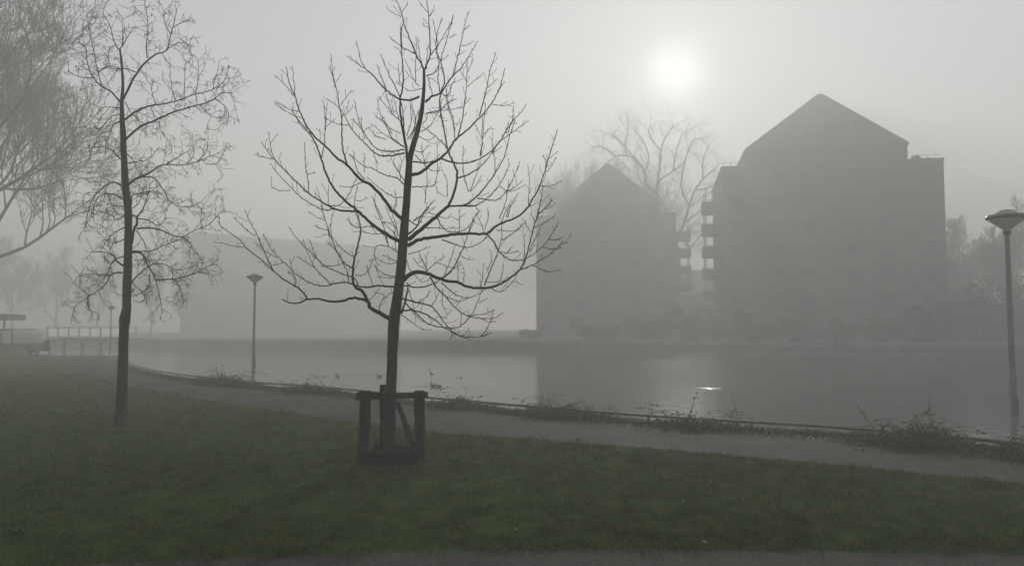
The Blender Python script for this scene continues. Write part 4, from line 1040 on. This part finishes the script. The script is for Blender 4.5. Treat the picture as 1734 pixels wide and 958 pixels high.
mb = MB(); mb.tube([Vector((0, .25, 0)), Vector((0, .25, .9))], [.035] * 2, 8); mb.box(-.03, .03, .15, .25, .6, .66); mb.build('post', M['steel'], lbn)

# ------------------------------------------------------------------ street lamps
def make_lamp(label, loc, hgt, hw=.29):
    r_ = thing('street_lamp', label, 'street lamp', loc, 0, 'street lamps along the canal')
    mb = MB(); mb.lathe([(.085, -.1), (.085, .02), (.062, .05), (.060, 1.0), (.058, 1.02), (.050, 1.04), (.034, hgt - .30), (.034, hgt - .25), (0, hgt - .25)], 18); mb.build('pole', M['polegrey'], r_)
    mb = MB(); mb.box(-.04, .04, -.066, -.058, .45, .75); mb.build('access_door', M['steel'], r_)
    z = hgt - .27
    mb = MB(); mb.lathe([(.050, z), (.062, z + .03), (.10, z + .06), (hw - .03, z + .195), (hw - .02, z + .215)], 40); mb.build('shade', M['opal'], r_)
    mb = MB(); mb.lathe([(.036, z - .06), (.052, z - .05), (.056, z + .012), (.050, z + .02)], 20); mb.build('collar', M['steel'], r_)
    mb = MB(); mb.lathe([(hw - .025, z + .205), (hw, z + .207), (hw + .006, z + .225), (hw, z + .262), (hw - .03, z + .268), (hw - .04, z + .262)], 40); mb.build('rim', M['steel'], r_)
    mb = MB(); mb.lathe([(hw - .03, z + .266), (hw * .62, z + .285), (hw * .55, z + .30), (.10, z + .345), (.03, z + .36), (0, z + .36)], 40); mb.build('cap', M['opal'], r_)
    return r_


pr = G(1719, 752); hr = P(1703, 364, pr.y).z
lamp = make_lamp('nearest street lamp, at the right edge beside the bramble', (pr.x, pr.y, 0), hr)
for (px, py, top, lab) in ((428.5, 644, 467, 'street lamp by the water between the slender tree and the guarded tree'), (186, 603, 519.5, 'small hazy street lamp in front of the footbridge')):
    q = G(px, py); c = copy_tree(lamp); c['label'] = lab; c.location = (q.x, q.y, 0); c.rotation_euler = (0, 0, 1.2); s = (P(px, top, q.y).z) / hr; c.scale = (s, s, s)
q = P(1734, 560, 60); c = copy_tree(lamp); c['label'] = 'faint street lamp across the water, half cut by the right edge'; c.location = (q.x, fbl[1].y + 3, ZB); c.scale = (1.05,) * 3
zz = P(1734, 500, fbl[1].y + 3); c.location.x = zz.x; c.scale = ((zz.z - ZB) / hr,) * 3

# ------------------------------------------------------------------ low rail along the water
rail = thing('knee_rail', 'low grey tubular rail running along the canal edge', 'rail', (bank[0].x, bank[0].y, 0))
o0 = Vector((bank[0].x, bank[0].y, 0))
mb = MB(); rp = [Vector((p.x, p.y, RAIL_Z - .02 + .004 * noise.noise((p.x, p.y, 0)))) - o0 for p in bank]
mb.tube(rp, [.028] * len(rp), 8); mb.build('rail_bar', M['rail'], rail)
acc = 0.3; proto = None
for i in range(1, len(bank)):
    seg = bank[i] - bank[i - 1]; L_ = seg.length
    while acc < L_:
        q = bank[i - 1] + seg * (acc / L_)
        if proto is None:
            mb = MB(); mb.box(-.022, .022, -.022, .022, -.25, RAIL_Z - .028); proto = o = mb.build('post', M['rail'], rail)
        else:
            o = proto.copy(); C.objects.link(o); o.parent = rail
        o.location = q - o0; acc += 1.95
    acc -= L_

# ------------------------------------------------------------------ brambles along the rail
def rail_point(px):
    """point of the rail line seen at that photo column"""
    best = min(range(len(bank)), key=lambda i: abs((bank[i].x / bank[i].y) * F - (px - CX)))
    return best


def bramble(label, px0, px1, dens, hgt, seed, width=0.9, mat=.09):
    random.seed(seed); r_ = np.random.default_rng(seed)
    i0, i1 = rail_point(px0), rail_point(px1)
    line = bank[i0:i1 + 1]
    if len(line) < 2: line = bank[i0 - 1:i0 + 2]
    segs = [(line[i + 1] - line[i]).length for i in range(len(line) - 1)]; tot_ = sum(segs)

    def at(s):
        for i, L_ in enumerate(segs):
            if s <= L_: return line[i].lerp(line[i + 1], s / L_), (line[i + 1] - line[i]).normalized()
            s -= L_
        return line[-1].copy(), (line[-1] - line[-2]).normalized()
    mid, _ = at(tot_ / 2); root = thing('bramble', label, 'bramble', (mid.x, mid.y, 0), 0, 'brambles along the canal rail')
    st = MB(); LV = []
    nst = int(dens * tot_)
    for k in range(nst):
        s = random.triangular(0, tot_, tot_ * random.uniform(.35, .65)); q, t_ = at(s)
        nn = Vector((-t_.y, t_.x, 0))
        env = (1 - abs(s / tot_ - .5) * 1.5)
        p0 = q + nn * random.uniform(-width * .45, .12); p0.z = -.03
        d = Vector((t_.x * random.uniform(-1, 1) + nn.x * random.uniform(-.5, .4), t_.y * random.uniform(-1, 1) + nn.y * random.uniform(-.5, .4), random.uniform(.35, 1.15) * (1 if random.random() < .6 else .35))).normalized()
        ln = random.uniform(.5, 1.7) * (hgt / .5) * max(env, .35); seg = 9; pts = [p0 - mid]; p_ = p0.copy()
        for j in range(seg):
            d = (d + Vector((random.gauss(0, .10), random.gauss(0, .10), -.24 + random.gauss(0, .09)))).normalized()
            p_ = p_ + d * ln / seg
            if p_.z < .01: p_.z = .01 + random.random() * .02; d.z = abs(d.z) * .3
            pts.append(p_ - mid)
            if random.random() < .55:
                for _ in range(random.randint(1, 3)):
                    a = Vector((random.gauss(0, 1), random.gauss(0, 1), random.gauss(-.1, .6))).normalized(); sz = random.uniform(.016, .036)
                    c_ = p_ - mid + a * .015; b_ = a.orthogonal().normalized(); b_ = Quaternion(a, random.random() * 6.28) @ b_; nr_ = a.cross(b_) * sz * .25
                    LV.append([c_, c_ + a * sz + b_ * sz * .55 + nr_, c_ + a * sz * 2, c_ + a * sz - b_ * sz * .55 + nr_])
        st.tube(pts, [.0055 * (1 - .6 * j / seg) for j in range(seg + 1)], 4)
    # low leaf mat
    for k in range(int(tot_ * dens * 11)):
        s = random.triangular(0, tot_, tot_ / 2); q, t_ = at(s); nn = Vector((-t_.y, t_.x, 0))
        env = max(.15, 1 - abs(s / tot_ - .5) * 1.9)
        c_ = q + nn * random.uniform(-width * .8, .16) * (.5 + .5 * env) - mid; c_.z = abs(random.gauss(0, mat)) * env + .008
        a = Vector((random.gauss(0, 1), random.gauss(0, 1), random.gauss(.1, .5))).normalized(); b_ = Quaternion(a, random.random() * 6.28) @ a.orthogonal().normalized(); sz = random.uniform(.014, .034)
        LV.append([c_, c_ + a * sz + b_ * sz * .6, c_ + a * sz * 2, c_ + a * sz - b_ * sz * .6])
    st.build('stem', M['bramble_stem'], root)
    mesh_np('foliage', np.array([[tuple(v) for v in q] for q in LV]).reshape(-1, 3), 4, M['bramble_leaf'], root)
    return root


bramble('long low bramble around the foot of the second street lamp', 342, 470, 85, .36, 1, .9, .11)
bramble('low bramble with thin arching stems just left of the tree guard', 470, 608, 70, .34, 2)
bramble('thin low bramble just right of the tree guard', 735, 850, 90, .32, 3)
bramble('small leafy bramble on the rail in the middle of the path', 840, 1090, 70, .36, 4)
bramble('bramble of high arching canes over the rail below the larger block', 1085, 1300, 80, .42, 5)
bramble('big dense bramble heap by the nearest street lamp', 1430, 1690, 210, .42, 6, 1.2, .13)
bramble('dense bramble past the foot of the nearest street lamp', 1660, 1860, 210, .42, 8, 1.2, .14)

# a reed-like dead stalk standing at the edge of the big bramble
i = rail_point(1465)
q = bank[i]
ds = thing('dead_stalk', 'single dead flower stalk leaning at the left end of the big bramble heap', 'plant', (q.x, q.y, 0))
top = P(1452, 688, q.y) - Vector((q.x, q.y, 0))
mb = MB(); base_ = Vector((.1, .02, -.05)); pts = [base_.lerp(top, f_) + Vector((.03 * math.sin(f_ * 3), 0, 0)) for f_ in np.linspace(0, 1, 7)]
mb.tube(pts, [.006, .006, .005, .005, .004, .003, .002], 5)
for k in range(16):
    f_ = random.uniform(.55, 1); c_ = base_.lerp(top, f_); d = Vector((random.gauss(-.3, .5), random.gauss(0, .5), 1)).normalized()
    mb.tube([c_, c_ + d * .03, c_ + d * .05], [.002, .005, .001], 4)
mb.build('stalk', M['bramble_stem'], ds)

# ------------------------------------------------------------------ tree guard
pl_ = G(614, 790); prt = G(711, 787); pbk = P(651.5, 700, YT + .42); pbk.z = 0
gd = thing('tree_guard', 'weathered three-post timber guard around the young tree', 'tree guard', (pl_ + prt) * .5)
og = Vector((pl_ + prt) * .5)
ppx = pl_.y / F
zt_l = P(614, 663, pl_.y).z; zt_r = P(711, 663, prt.y).z
mb = MB(); mb.plank(pl_ - og + Vector((-.005, 0, -.1)), pl_ - og + Vector((.035, 0, zt_l + .015)), 17 * ppx, 15 * ppx, (1, 0, 0), 12, .012, 1); mb.build('post', M['timber'], gd)
mb = MB(); mb.plank(prt - og + Vector((.01, 0, -.1)), prt - og + Vector((-.01, 0, zt_r + .015)), 16 * ppx, 15 * ppx, (1, 0, 0), 12, .012, 2); mb.build('post', M['timber'], gd)
zt_b = P(650, 651, pbk.y).z
mb = MB(); mb.plank(pbk - og + Vector((0, 0, -.1)), pbk - og + Vector((-.01, 0, zt_b)), 15 * ppx, 14 * ppx, (1, 0, 0), 12, .014, 3); mb.build('post', M['timber'], gd)
yr = min(pl_.y, prt.y) - 8 * ppx - .022
a = P(603, 670, yr) - og; c = P(724.5, 668.5, yr) - og
mb = MB(); mb.plank(a, c, 10.5 * ppx, .035, (0, 0, 1), 12, .009, 4); mb.build('top_rail', M['timber'], gd)
# end of the side rail nailed on the left post, torn off
mb = MB(); mb.plank(P(607, 674, pl_.y - .06) - og + Vector((-.02, 0, 0)), P(612, 664, pl_.y + .30) - og + Vector((-.02, 0, 0)), 8.5 * ppx, .03, (0, 0, 1), 6, .014, 5, .6); mb.build('broken_rail', M['timber'], gd)
# fallen side rail leaning from the back post to the right post
mb = MB(); mb.plank(P(672, 681, pbk.y - .10) - og, P(701, 757, prt.y + .16) - og, 8.5 * ppx, .03, (1, 0, 0), 8, .009, 6); mb.build('leaning_rail', M['timber'], gd)
mb = MB(); mb.plank(P(617, 722, pl_.y + .12) - og, P(623, 770, pl_.y + .16) - og, 5 * ppx, .03, (1, 0, 0), 6, .008, 7); mb.build('leaning_rail', M['timber'], gd)
# boards round the root
zb = P(660, 766, yr).z
mb = MB(); mb.plank(P(617, 777.5, yr + .035) - og, P(706, 774, yr + .035) - og, 20 * ppx, .04, (0, 0, 1), 10, .010, 8); mb.build('base_board', M['timber_wet'], gd)
mb = MB(); mb.plank(pl_ - og + Vector((.09, .08, .10)), pbk - og + Vector((-.10, -.05, .10)), .17, .035, (0, 0, 1), 8, .01, 9); mb.build('base_board', M['timber_wet'], gd)
mb = MB(); mb.plank(prt - og + Vector((-.04, .09, .10)), pbk - og + Vector((.09, -.05, .10)), .17, .035, (0, 0, 1), 8, .01, 10); mb.build('base_board', M['timber_wet'], gd)
sl = MB(); pa, pb_, pc = pl_ - og, prt - og, pbk - og; N_ = 9; V = []; idx = {}
for i in range(N_ + 1):
    for j in range(N_ + 1 - i):
        u, v = i / N_, j / N_; q = pa * (1 - u - v) + pb_ * u + pc * v
        idx[(i, j)] = len(V); V.append((q.x, q.y, .09 + .03 * noise.noise((q.x * 6, q.y * 6, 1))))
Fs = []
for i in range(N_):
    for j in range(N_ - i):
        Fs.append((idx[(i, j)], idx[(i + 1, j)], idx[(i, j + 1)]))
        if j < N_ - i - 1: Fs.append((idx[(i + 1, j)], idx[(i + 1, j + 1)], idx[(i, j + 1)]))
sl.add(V, Fs); sl.build('soil_fill', M['soil'], gd)
# weeds in the guard
wd = thing('weed_clump', 'wispy weeds growing inside the tree guard', 'weeds', og)
st = MB(); LV = []; random.seed(77)
for k in range(70):
    px = random.choice((random.uniform(632, 650), random.gauss(688, 10), random.gauss(690, 9), random.uniform(670, 730)))
    q = P(px, 770, random.uniform(pl_.y + .05, pbk.y + .05)); q.z = .06 if px < 708 else 0.0
    p_ = q - og; d = Vector((random.gauss(0, .35), random.gauss(0, .3), 1)).normalized(); ln = random.uniform(.12, .42); pts = [p_.copy()]
    for j in range(5):
        d = (d + Vector((random.gauss(0, .14), random.gauss(0, .14), -.04))).normalized(); p_ = p_ + d * ln / 5; pts.append(p_.copy())
        for _ in range(random.randint(0, 2)):
            a = Vector((random.gauss(0, 1), random.gauss(0, 1), random.gauss(.2, .5))).normalized(); b_ = Quaternion(a, random.random() * 6.28) @ a.orthogonal().normalized(); sz = random.uniform(.008, .018)
            LV.append([p_.copy(), p_ + a * sz + b_ * sz * .5, p_ + a * sz * 2, p_ + a * sz - b_ * sz * .5])
    st.tube(pts, [.0028, .0026, .0024, .002, .0016, .001], 3)
st.build('stem', M['bramble_stem'], wd)
mesh_np('foliage', np.array([[tuple(v) for v in q] for q in LV]).reshape(-1, 3), 4, M['bramble_leaf'], wd)

# ------------------------------------------------------------------ water birds
def duck(label, px, py, rz, s=1.0):
    q = G(px, py, WATER_Z)
    d = thing('duck', label, 'duck', (q.x, q.y, WATER_Z), rz, 'ducks on the water'); d.scale = (s, s, s)
    mb = MB()
    mb.tube([Vector((-.24, 0, .10)), Vector((-.17, 0, .085)), Vector((-.05, 0, .065)), Vector((.08, 0, .065)), Vector((.16, 0, .09)), Vector((.19, 0, .14)), Vector((.20, 0, .19)), Vector((.225, 0, .225)), Vector((.26, 0, .228)), Vector((.29, 0, .215))],
            [.012, .05, .095, .095, .06, .036, .032, .042, .030, .012], 12)
    mb.build('body', M['feather'], d)
    mb = MB(); mb.add([(.283, -.018, .220), (.283, .018, .220), (.345, .014, .203), (.345, -.014, .203), (.283, -.018, .206), (.283, .018, .206), (.345, .012, .198), (.345, -.012, .198)],
                      [(0, 1, 2, 3), (7, 6, 5, 4), (0, 4, 5, 1), (1, 5, 6, 2), (2, 6, 7, 3), (3, 7, 4, 0)]); mb.build('bill', M['litter'], d)
    return d


duck('duck farthest to the left, trailing a pale wake on the water', 571, 636, 2.9, .55)
duck('duck swimming in front of the guarded trunk', 643, 638, 3.3, .6)
duck('front duck of the pair just above the rail right of the trunk', 734, 654, 3.1, .55)
duck('rear duck of the pair just above the rail right of the trunk', 743.5, 655, 3.1, .6)
q = G(730, 642, WATER_Z)
hr_ = thing('heron', 'grey heron standing in the shallow water right of the trunk', 'bird', (q.x, q.y, WATER_Z), 2.6)
mb = MB(); mb.tube([Vector((-.26, 0, .30)), Vector((-.15, 0, .36)), Vector((0, 0, .42)), Vector((.10, 0, .50)), Vector((.15, 0, .60)), Vector((.11, 0, .70)), Vector((.14, 0, .78)), Vector((.19, 0, .80)), Vector((.24, 0, .79))],
                   [.015, .06, .085, .06, .032, .024, .028, .030, .014], 10); mb.build('body', M['feather'], hr_)
mb = MB(); mb.tube([Vector((.235, 0, .79)), Vector((.36, 0, .765))], [.013, .003], 6); mb.build('bill', M['litter'], hr_)
for y in (-.035, .035):
    mb = MB(); mb.tube([Vector((-.01, y, .36)), Vector((-.03, y, .15)), Vector((0, y, -.15))], [.014, .01, .009], 6); mb.build('leg', M['darksteel'], hr_)
hr_.scale = (.62, .62, .62)

# ------------------------------------------------------------------ grass blades (lawn), fallen leaves
def inside(poly, X, Y):
    px_ = np.array([p.x for p in poly]); py_ = np.array([p.y for p in poly]); n_ = len(px_); r_ = np.zeros(len(X), bool); j = n_ - 1
    for i in range(n_):
        c_ = ((py_[i] > Y) != (py_[j] > Y)) & (X < (px_[j] - px_[i]) * (Y - py_[i]) / (py_[j] - py_[i] + 1e-12) + px_[i]); r_ ^= c_; j = i
    return r_


lawn = front_pts + near_pts + [Vector((-60, 45, 0)), Vector((-60, 4, 0))]


def hash_noise(X, Y, f_):
    """cheap smooth value noise"""
    x = X * f_; y = Y * f_; xi = np.floor(x).astype(int); yi = np.floor(y).astype(int); u = x - xi; v = y - yi
    u = u * u * (3 - 2 * u); v = v * v * (3 - 2 * v)
    def h(a, b_):
        s = np.sin(a * 127.1 + b_ * 311.7) * 43758.5453
        return s - np.floor(s)
    return (h(xi, yi) * (1 - u) + h(xi + 1, yi) * u) * (1 - v) + (h(xi, yi + 1) * (1 - u) + h(xi + 1, yi + 1) * u) * v


parts = []
for (r0, r1, dens, hh, ww) in ((4.6, 8.0, 4600, .034, .0052), (8.0, 12.0, 2400, .038, .0068), (12.0, 19.0, 900, .043, .010), (19.0, 34.0, 220, .05, .02)):
    A = .5 * 1.55 * (r1 ** 2 - r0 ** 2); N_ = int(A * dens)
    r = np.sqrt(rng.uniform(r0 ** 2, r1 ** 2, N_)); th = rng.uniform(-.80, .75, N_)
    X = r * np.sin(th); Y = r * np.cos(th)
    jw = .02 + .16 * hash_noise(X, Y, 2.3) ** 2; jx = X + rng.normal(0, 1, N_) * jw; jy = Y + rng.normal(0, 1, N_) * jw
    ok = inside(lawn, jx, jy); X = X[ok]; Y = Y[ok]; k = len(X)
    nz_ = .18 * hash_noise(X, Y, 1.1) + .37 * hash_noise(X + 31, Y + 7, 4.0) + .45 * hash_noise(X + 3, Y + 17, 9.0)
    keep = rng.random(k) < .6 + .6 * nz_; X = X[keep]; Y = Y[keep]; nz_ = nz_[keep]; k = len(X)
    h_ = hh * (.2 + 2.8 * nz_ ** 2) * rng.uniform(.5, 1.5, k); az = rng.uniform(0, 6.283, k); ln = rng.uniform(.1, 1.0, k) * h_; la = rng.uniform(0, 6.283, k)
    V = np.empty((k, 4, 3)); wx = np.cos(az) * ww * .5; wy = np.sin(az) * ww * .5
    V[:, 0] = np.stack([X - wx, Y - wy, np.zeros(k)], 1); V[:, 1] = np.stack([X + wx, Y + wy, np.zeros(k)], 1)
    V[:, 2] = np.stack([X + wx * .6 + np.cos(la) * ln * .5, Y + wy * .6 + np.sin(la) * ln * .5, h_ * .7], 1)
    V[:, 3] = np.stack([X + np.cos(la) * ln, Y + np.sin(la) * ln, h_], 1)
    parts.append(V.reshape(-1, 3))
tag(mesh_np('grass', np.concatenate(parts), 4, M['grass']), 'short damp lawn grass', 'grass', None, 'stuff')


def leaves(name, label, X, Y, zf, smin, smax, mat):
    k = len(X); th = rng.uniform(0, 6.283, k); s = rng.uniform(smin, smax, k); z = zf + rng.uniform(0, .012, k)
    cx, sx = np.cos(th) * s, np.sin(th) * s
    V = np.empty((k, 4, 3))
    V[:, 0] = np.stack([X - cx, Y - sx, z + rng.uniform(0, .012, k)], 1); V[:, 1] = np.stack([X + sx * .55, Y - cx * .55, z + rng.uniform(0, .02, k)], 1)
    V[:, 2] = np.stack([X + cx, Y + sx, z + rng.uniform(0, .012, k)], 1); V[:, 3] = np.stack([X - sx * .55, Y + cx * .55, z + rng.uniform(0, .02, k)], 1)
    return tag(mesh_np(name, V.reshape(-1, 3), 4, mat), label, 'leaves', None, 'stuff')


# litter along the strip between the path and the rail, thinning on the path
ii = rng.integers(0, len(bank) - 1, 60000); ff = rng.random(60000)
bx = np.array([(p.x, p.y) for p in bank]); q = bx[ii] * (1 - ff)[:, None] + bx[ii + 1] * ff[:, None]
tv = bx[ii + 1] - bx[ii]; tv /= np.linalg.norm(tv, axis=1)[:, None]
off = -np.abs(rng.normal(.24, .26, 60000)) + .14
q = q + np.stack([-tv[:, 1], tv[:, 0]], 1) * off[:, None]
leaves('leaf_litter', 'dead leaves and ground ivy along the foot of the rail', q[:, 0], q[:, 1], .008 + .07 * rng.random(len(q)) ** 3 * np.exp(-((off + .05) / .22) ** 2), .012, .03, M['bramble_leaf'])
np_ = np.array([(p.x, p.y) for p in near_pts]); ii = rng.integers(0, len(np_) - 1, 9000); sl_ = np.linalg.norm(np_[1:] - np_[:-1], axis=1); ii = rng.choice(len(np_) - 1, 9000, p=sl_ / sl_.sum()); ff = rng.random(9000)
q = np_[ii] * (1 - ff)[:, None] + np_[ii + 1] * ff[:, None]; pt_ = .5 + .5 * np.sin(q[:, 0] * 1.1) * np.sin(q[:, 0] * .43 + 1); q = q[rng.random(9000) < pt_ ** 2]
q = q + rng.normal(0, .06, q.shape) + np.array([0.0, .05])
leaves('edge_streak_flecks', 'pale flecks standing in for wet glints and mud along the lawn edge of the path', q[:, 0], q[:, 1], .006, .006, .016, M['streak_flecks'])  # light streak of the wet, muddy edge done as pale flecks
X = rng.uniform(-9, 9, 420); Y = rng.uniform(5, 19, 420); ok = inside(lawn, X, Y)
leaves('lawn_leaves', 'single brown leaves scattered on the lawn', X[ok], Y[ok], .030, .012, .030, M['litter'])
X = rng.uniform(-9, 12, 6000); Y = rng.uniform(5, 24, 6000); ok = inside(path_poly, X, Y)
leaves('fallen_leaves', 'scattered pale dead leaves on the asphalt path', X[ok], Y[ok], .008, .008, .022, M['litter'])

# ------------------------------------------------------------------ haze and an added slab that makes the sun's glow
def volume_box(name, x0, x1, y0, y1, z0, z1, dens, g, color, label):
    m_ = bpy.data.materials.new(name); m_.use_nodes = True; nn_ = m_.node_tree.nodes
    nn_.remove(nn_['Principled BSDF'])
    pv_ = nn_.new('ShaderNodeVolumePrincipled'); pv_.inputs['Color'].default_value = (*color, 1); pv_.inputs['Density'].default_value = dens; pv_.inputs['Anisotropy'].default_value = g
    m_.node_tree.links.new(pv_.outputs['Volume'], nn_['Material Output'].inputs['Volume'])
    mb_ = MB(); mb_.box(x0, x1, y0, y1, z0, z1)
    return tag(mb_.build(name, m_), label, None, None, 'stuff')


volume_box('haze', -260, 260, -80, 320, -2.4, 42, HAZE, HAZE_G, (0.94, 0.935, 0.92), 'even winter fog over the park and the water')
volume_box('sun_glow_slab', -2500, 2500, -500, 5000, 220, 260, 0.0008, 0.964, (0.026, 0.026, 0.026), 'added scattering slab above the fog that forms the sun glow')  # slab added only to scatter a halo round the sun
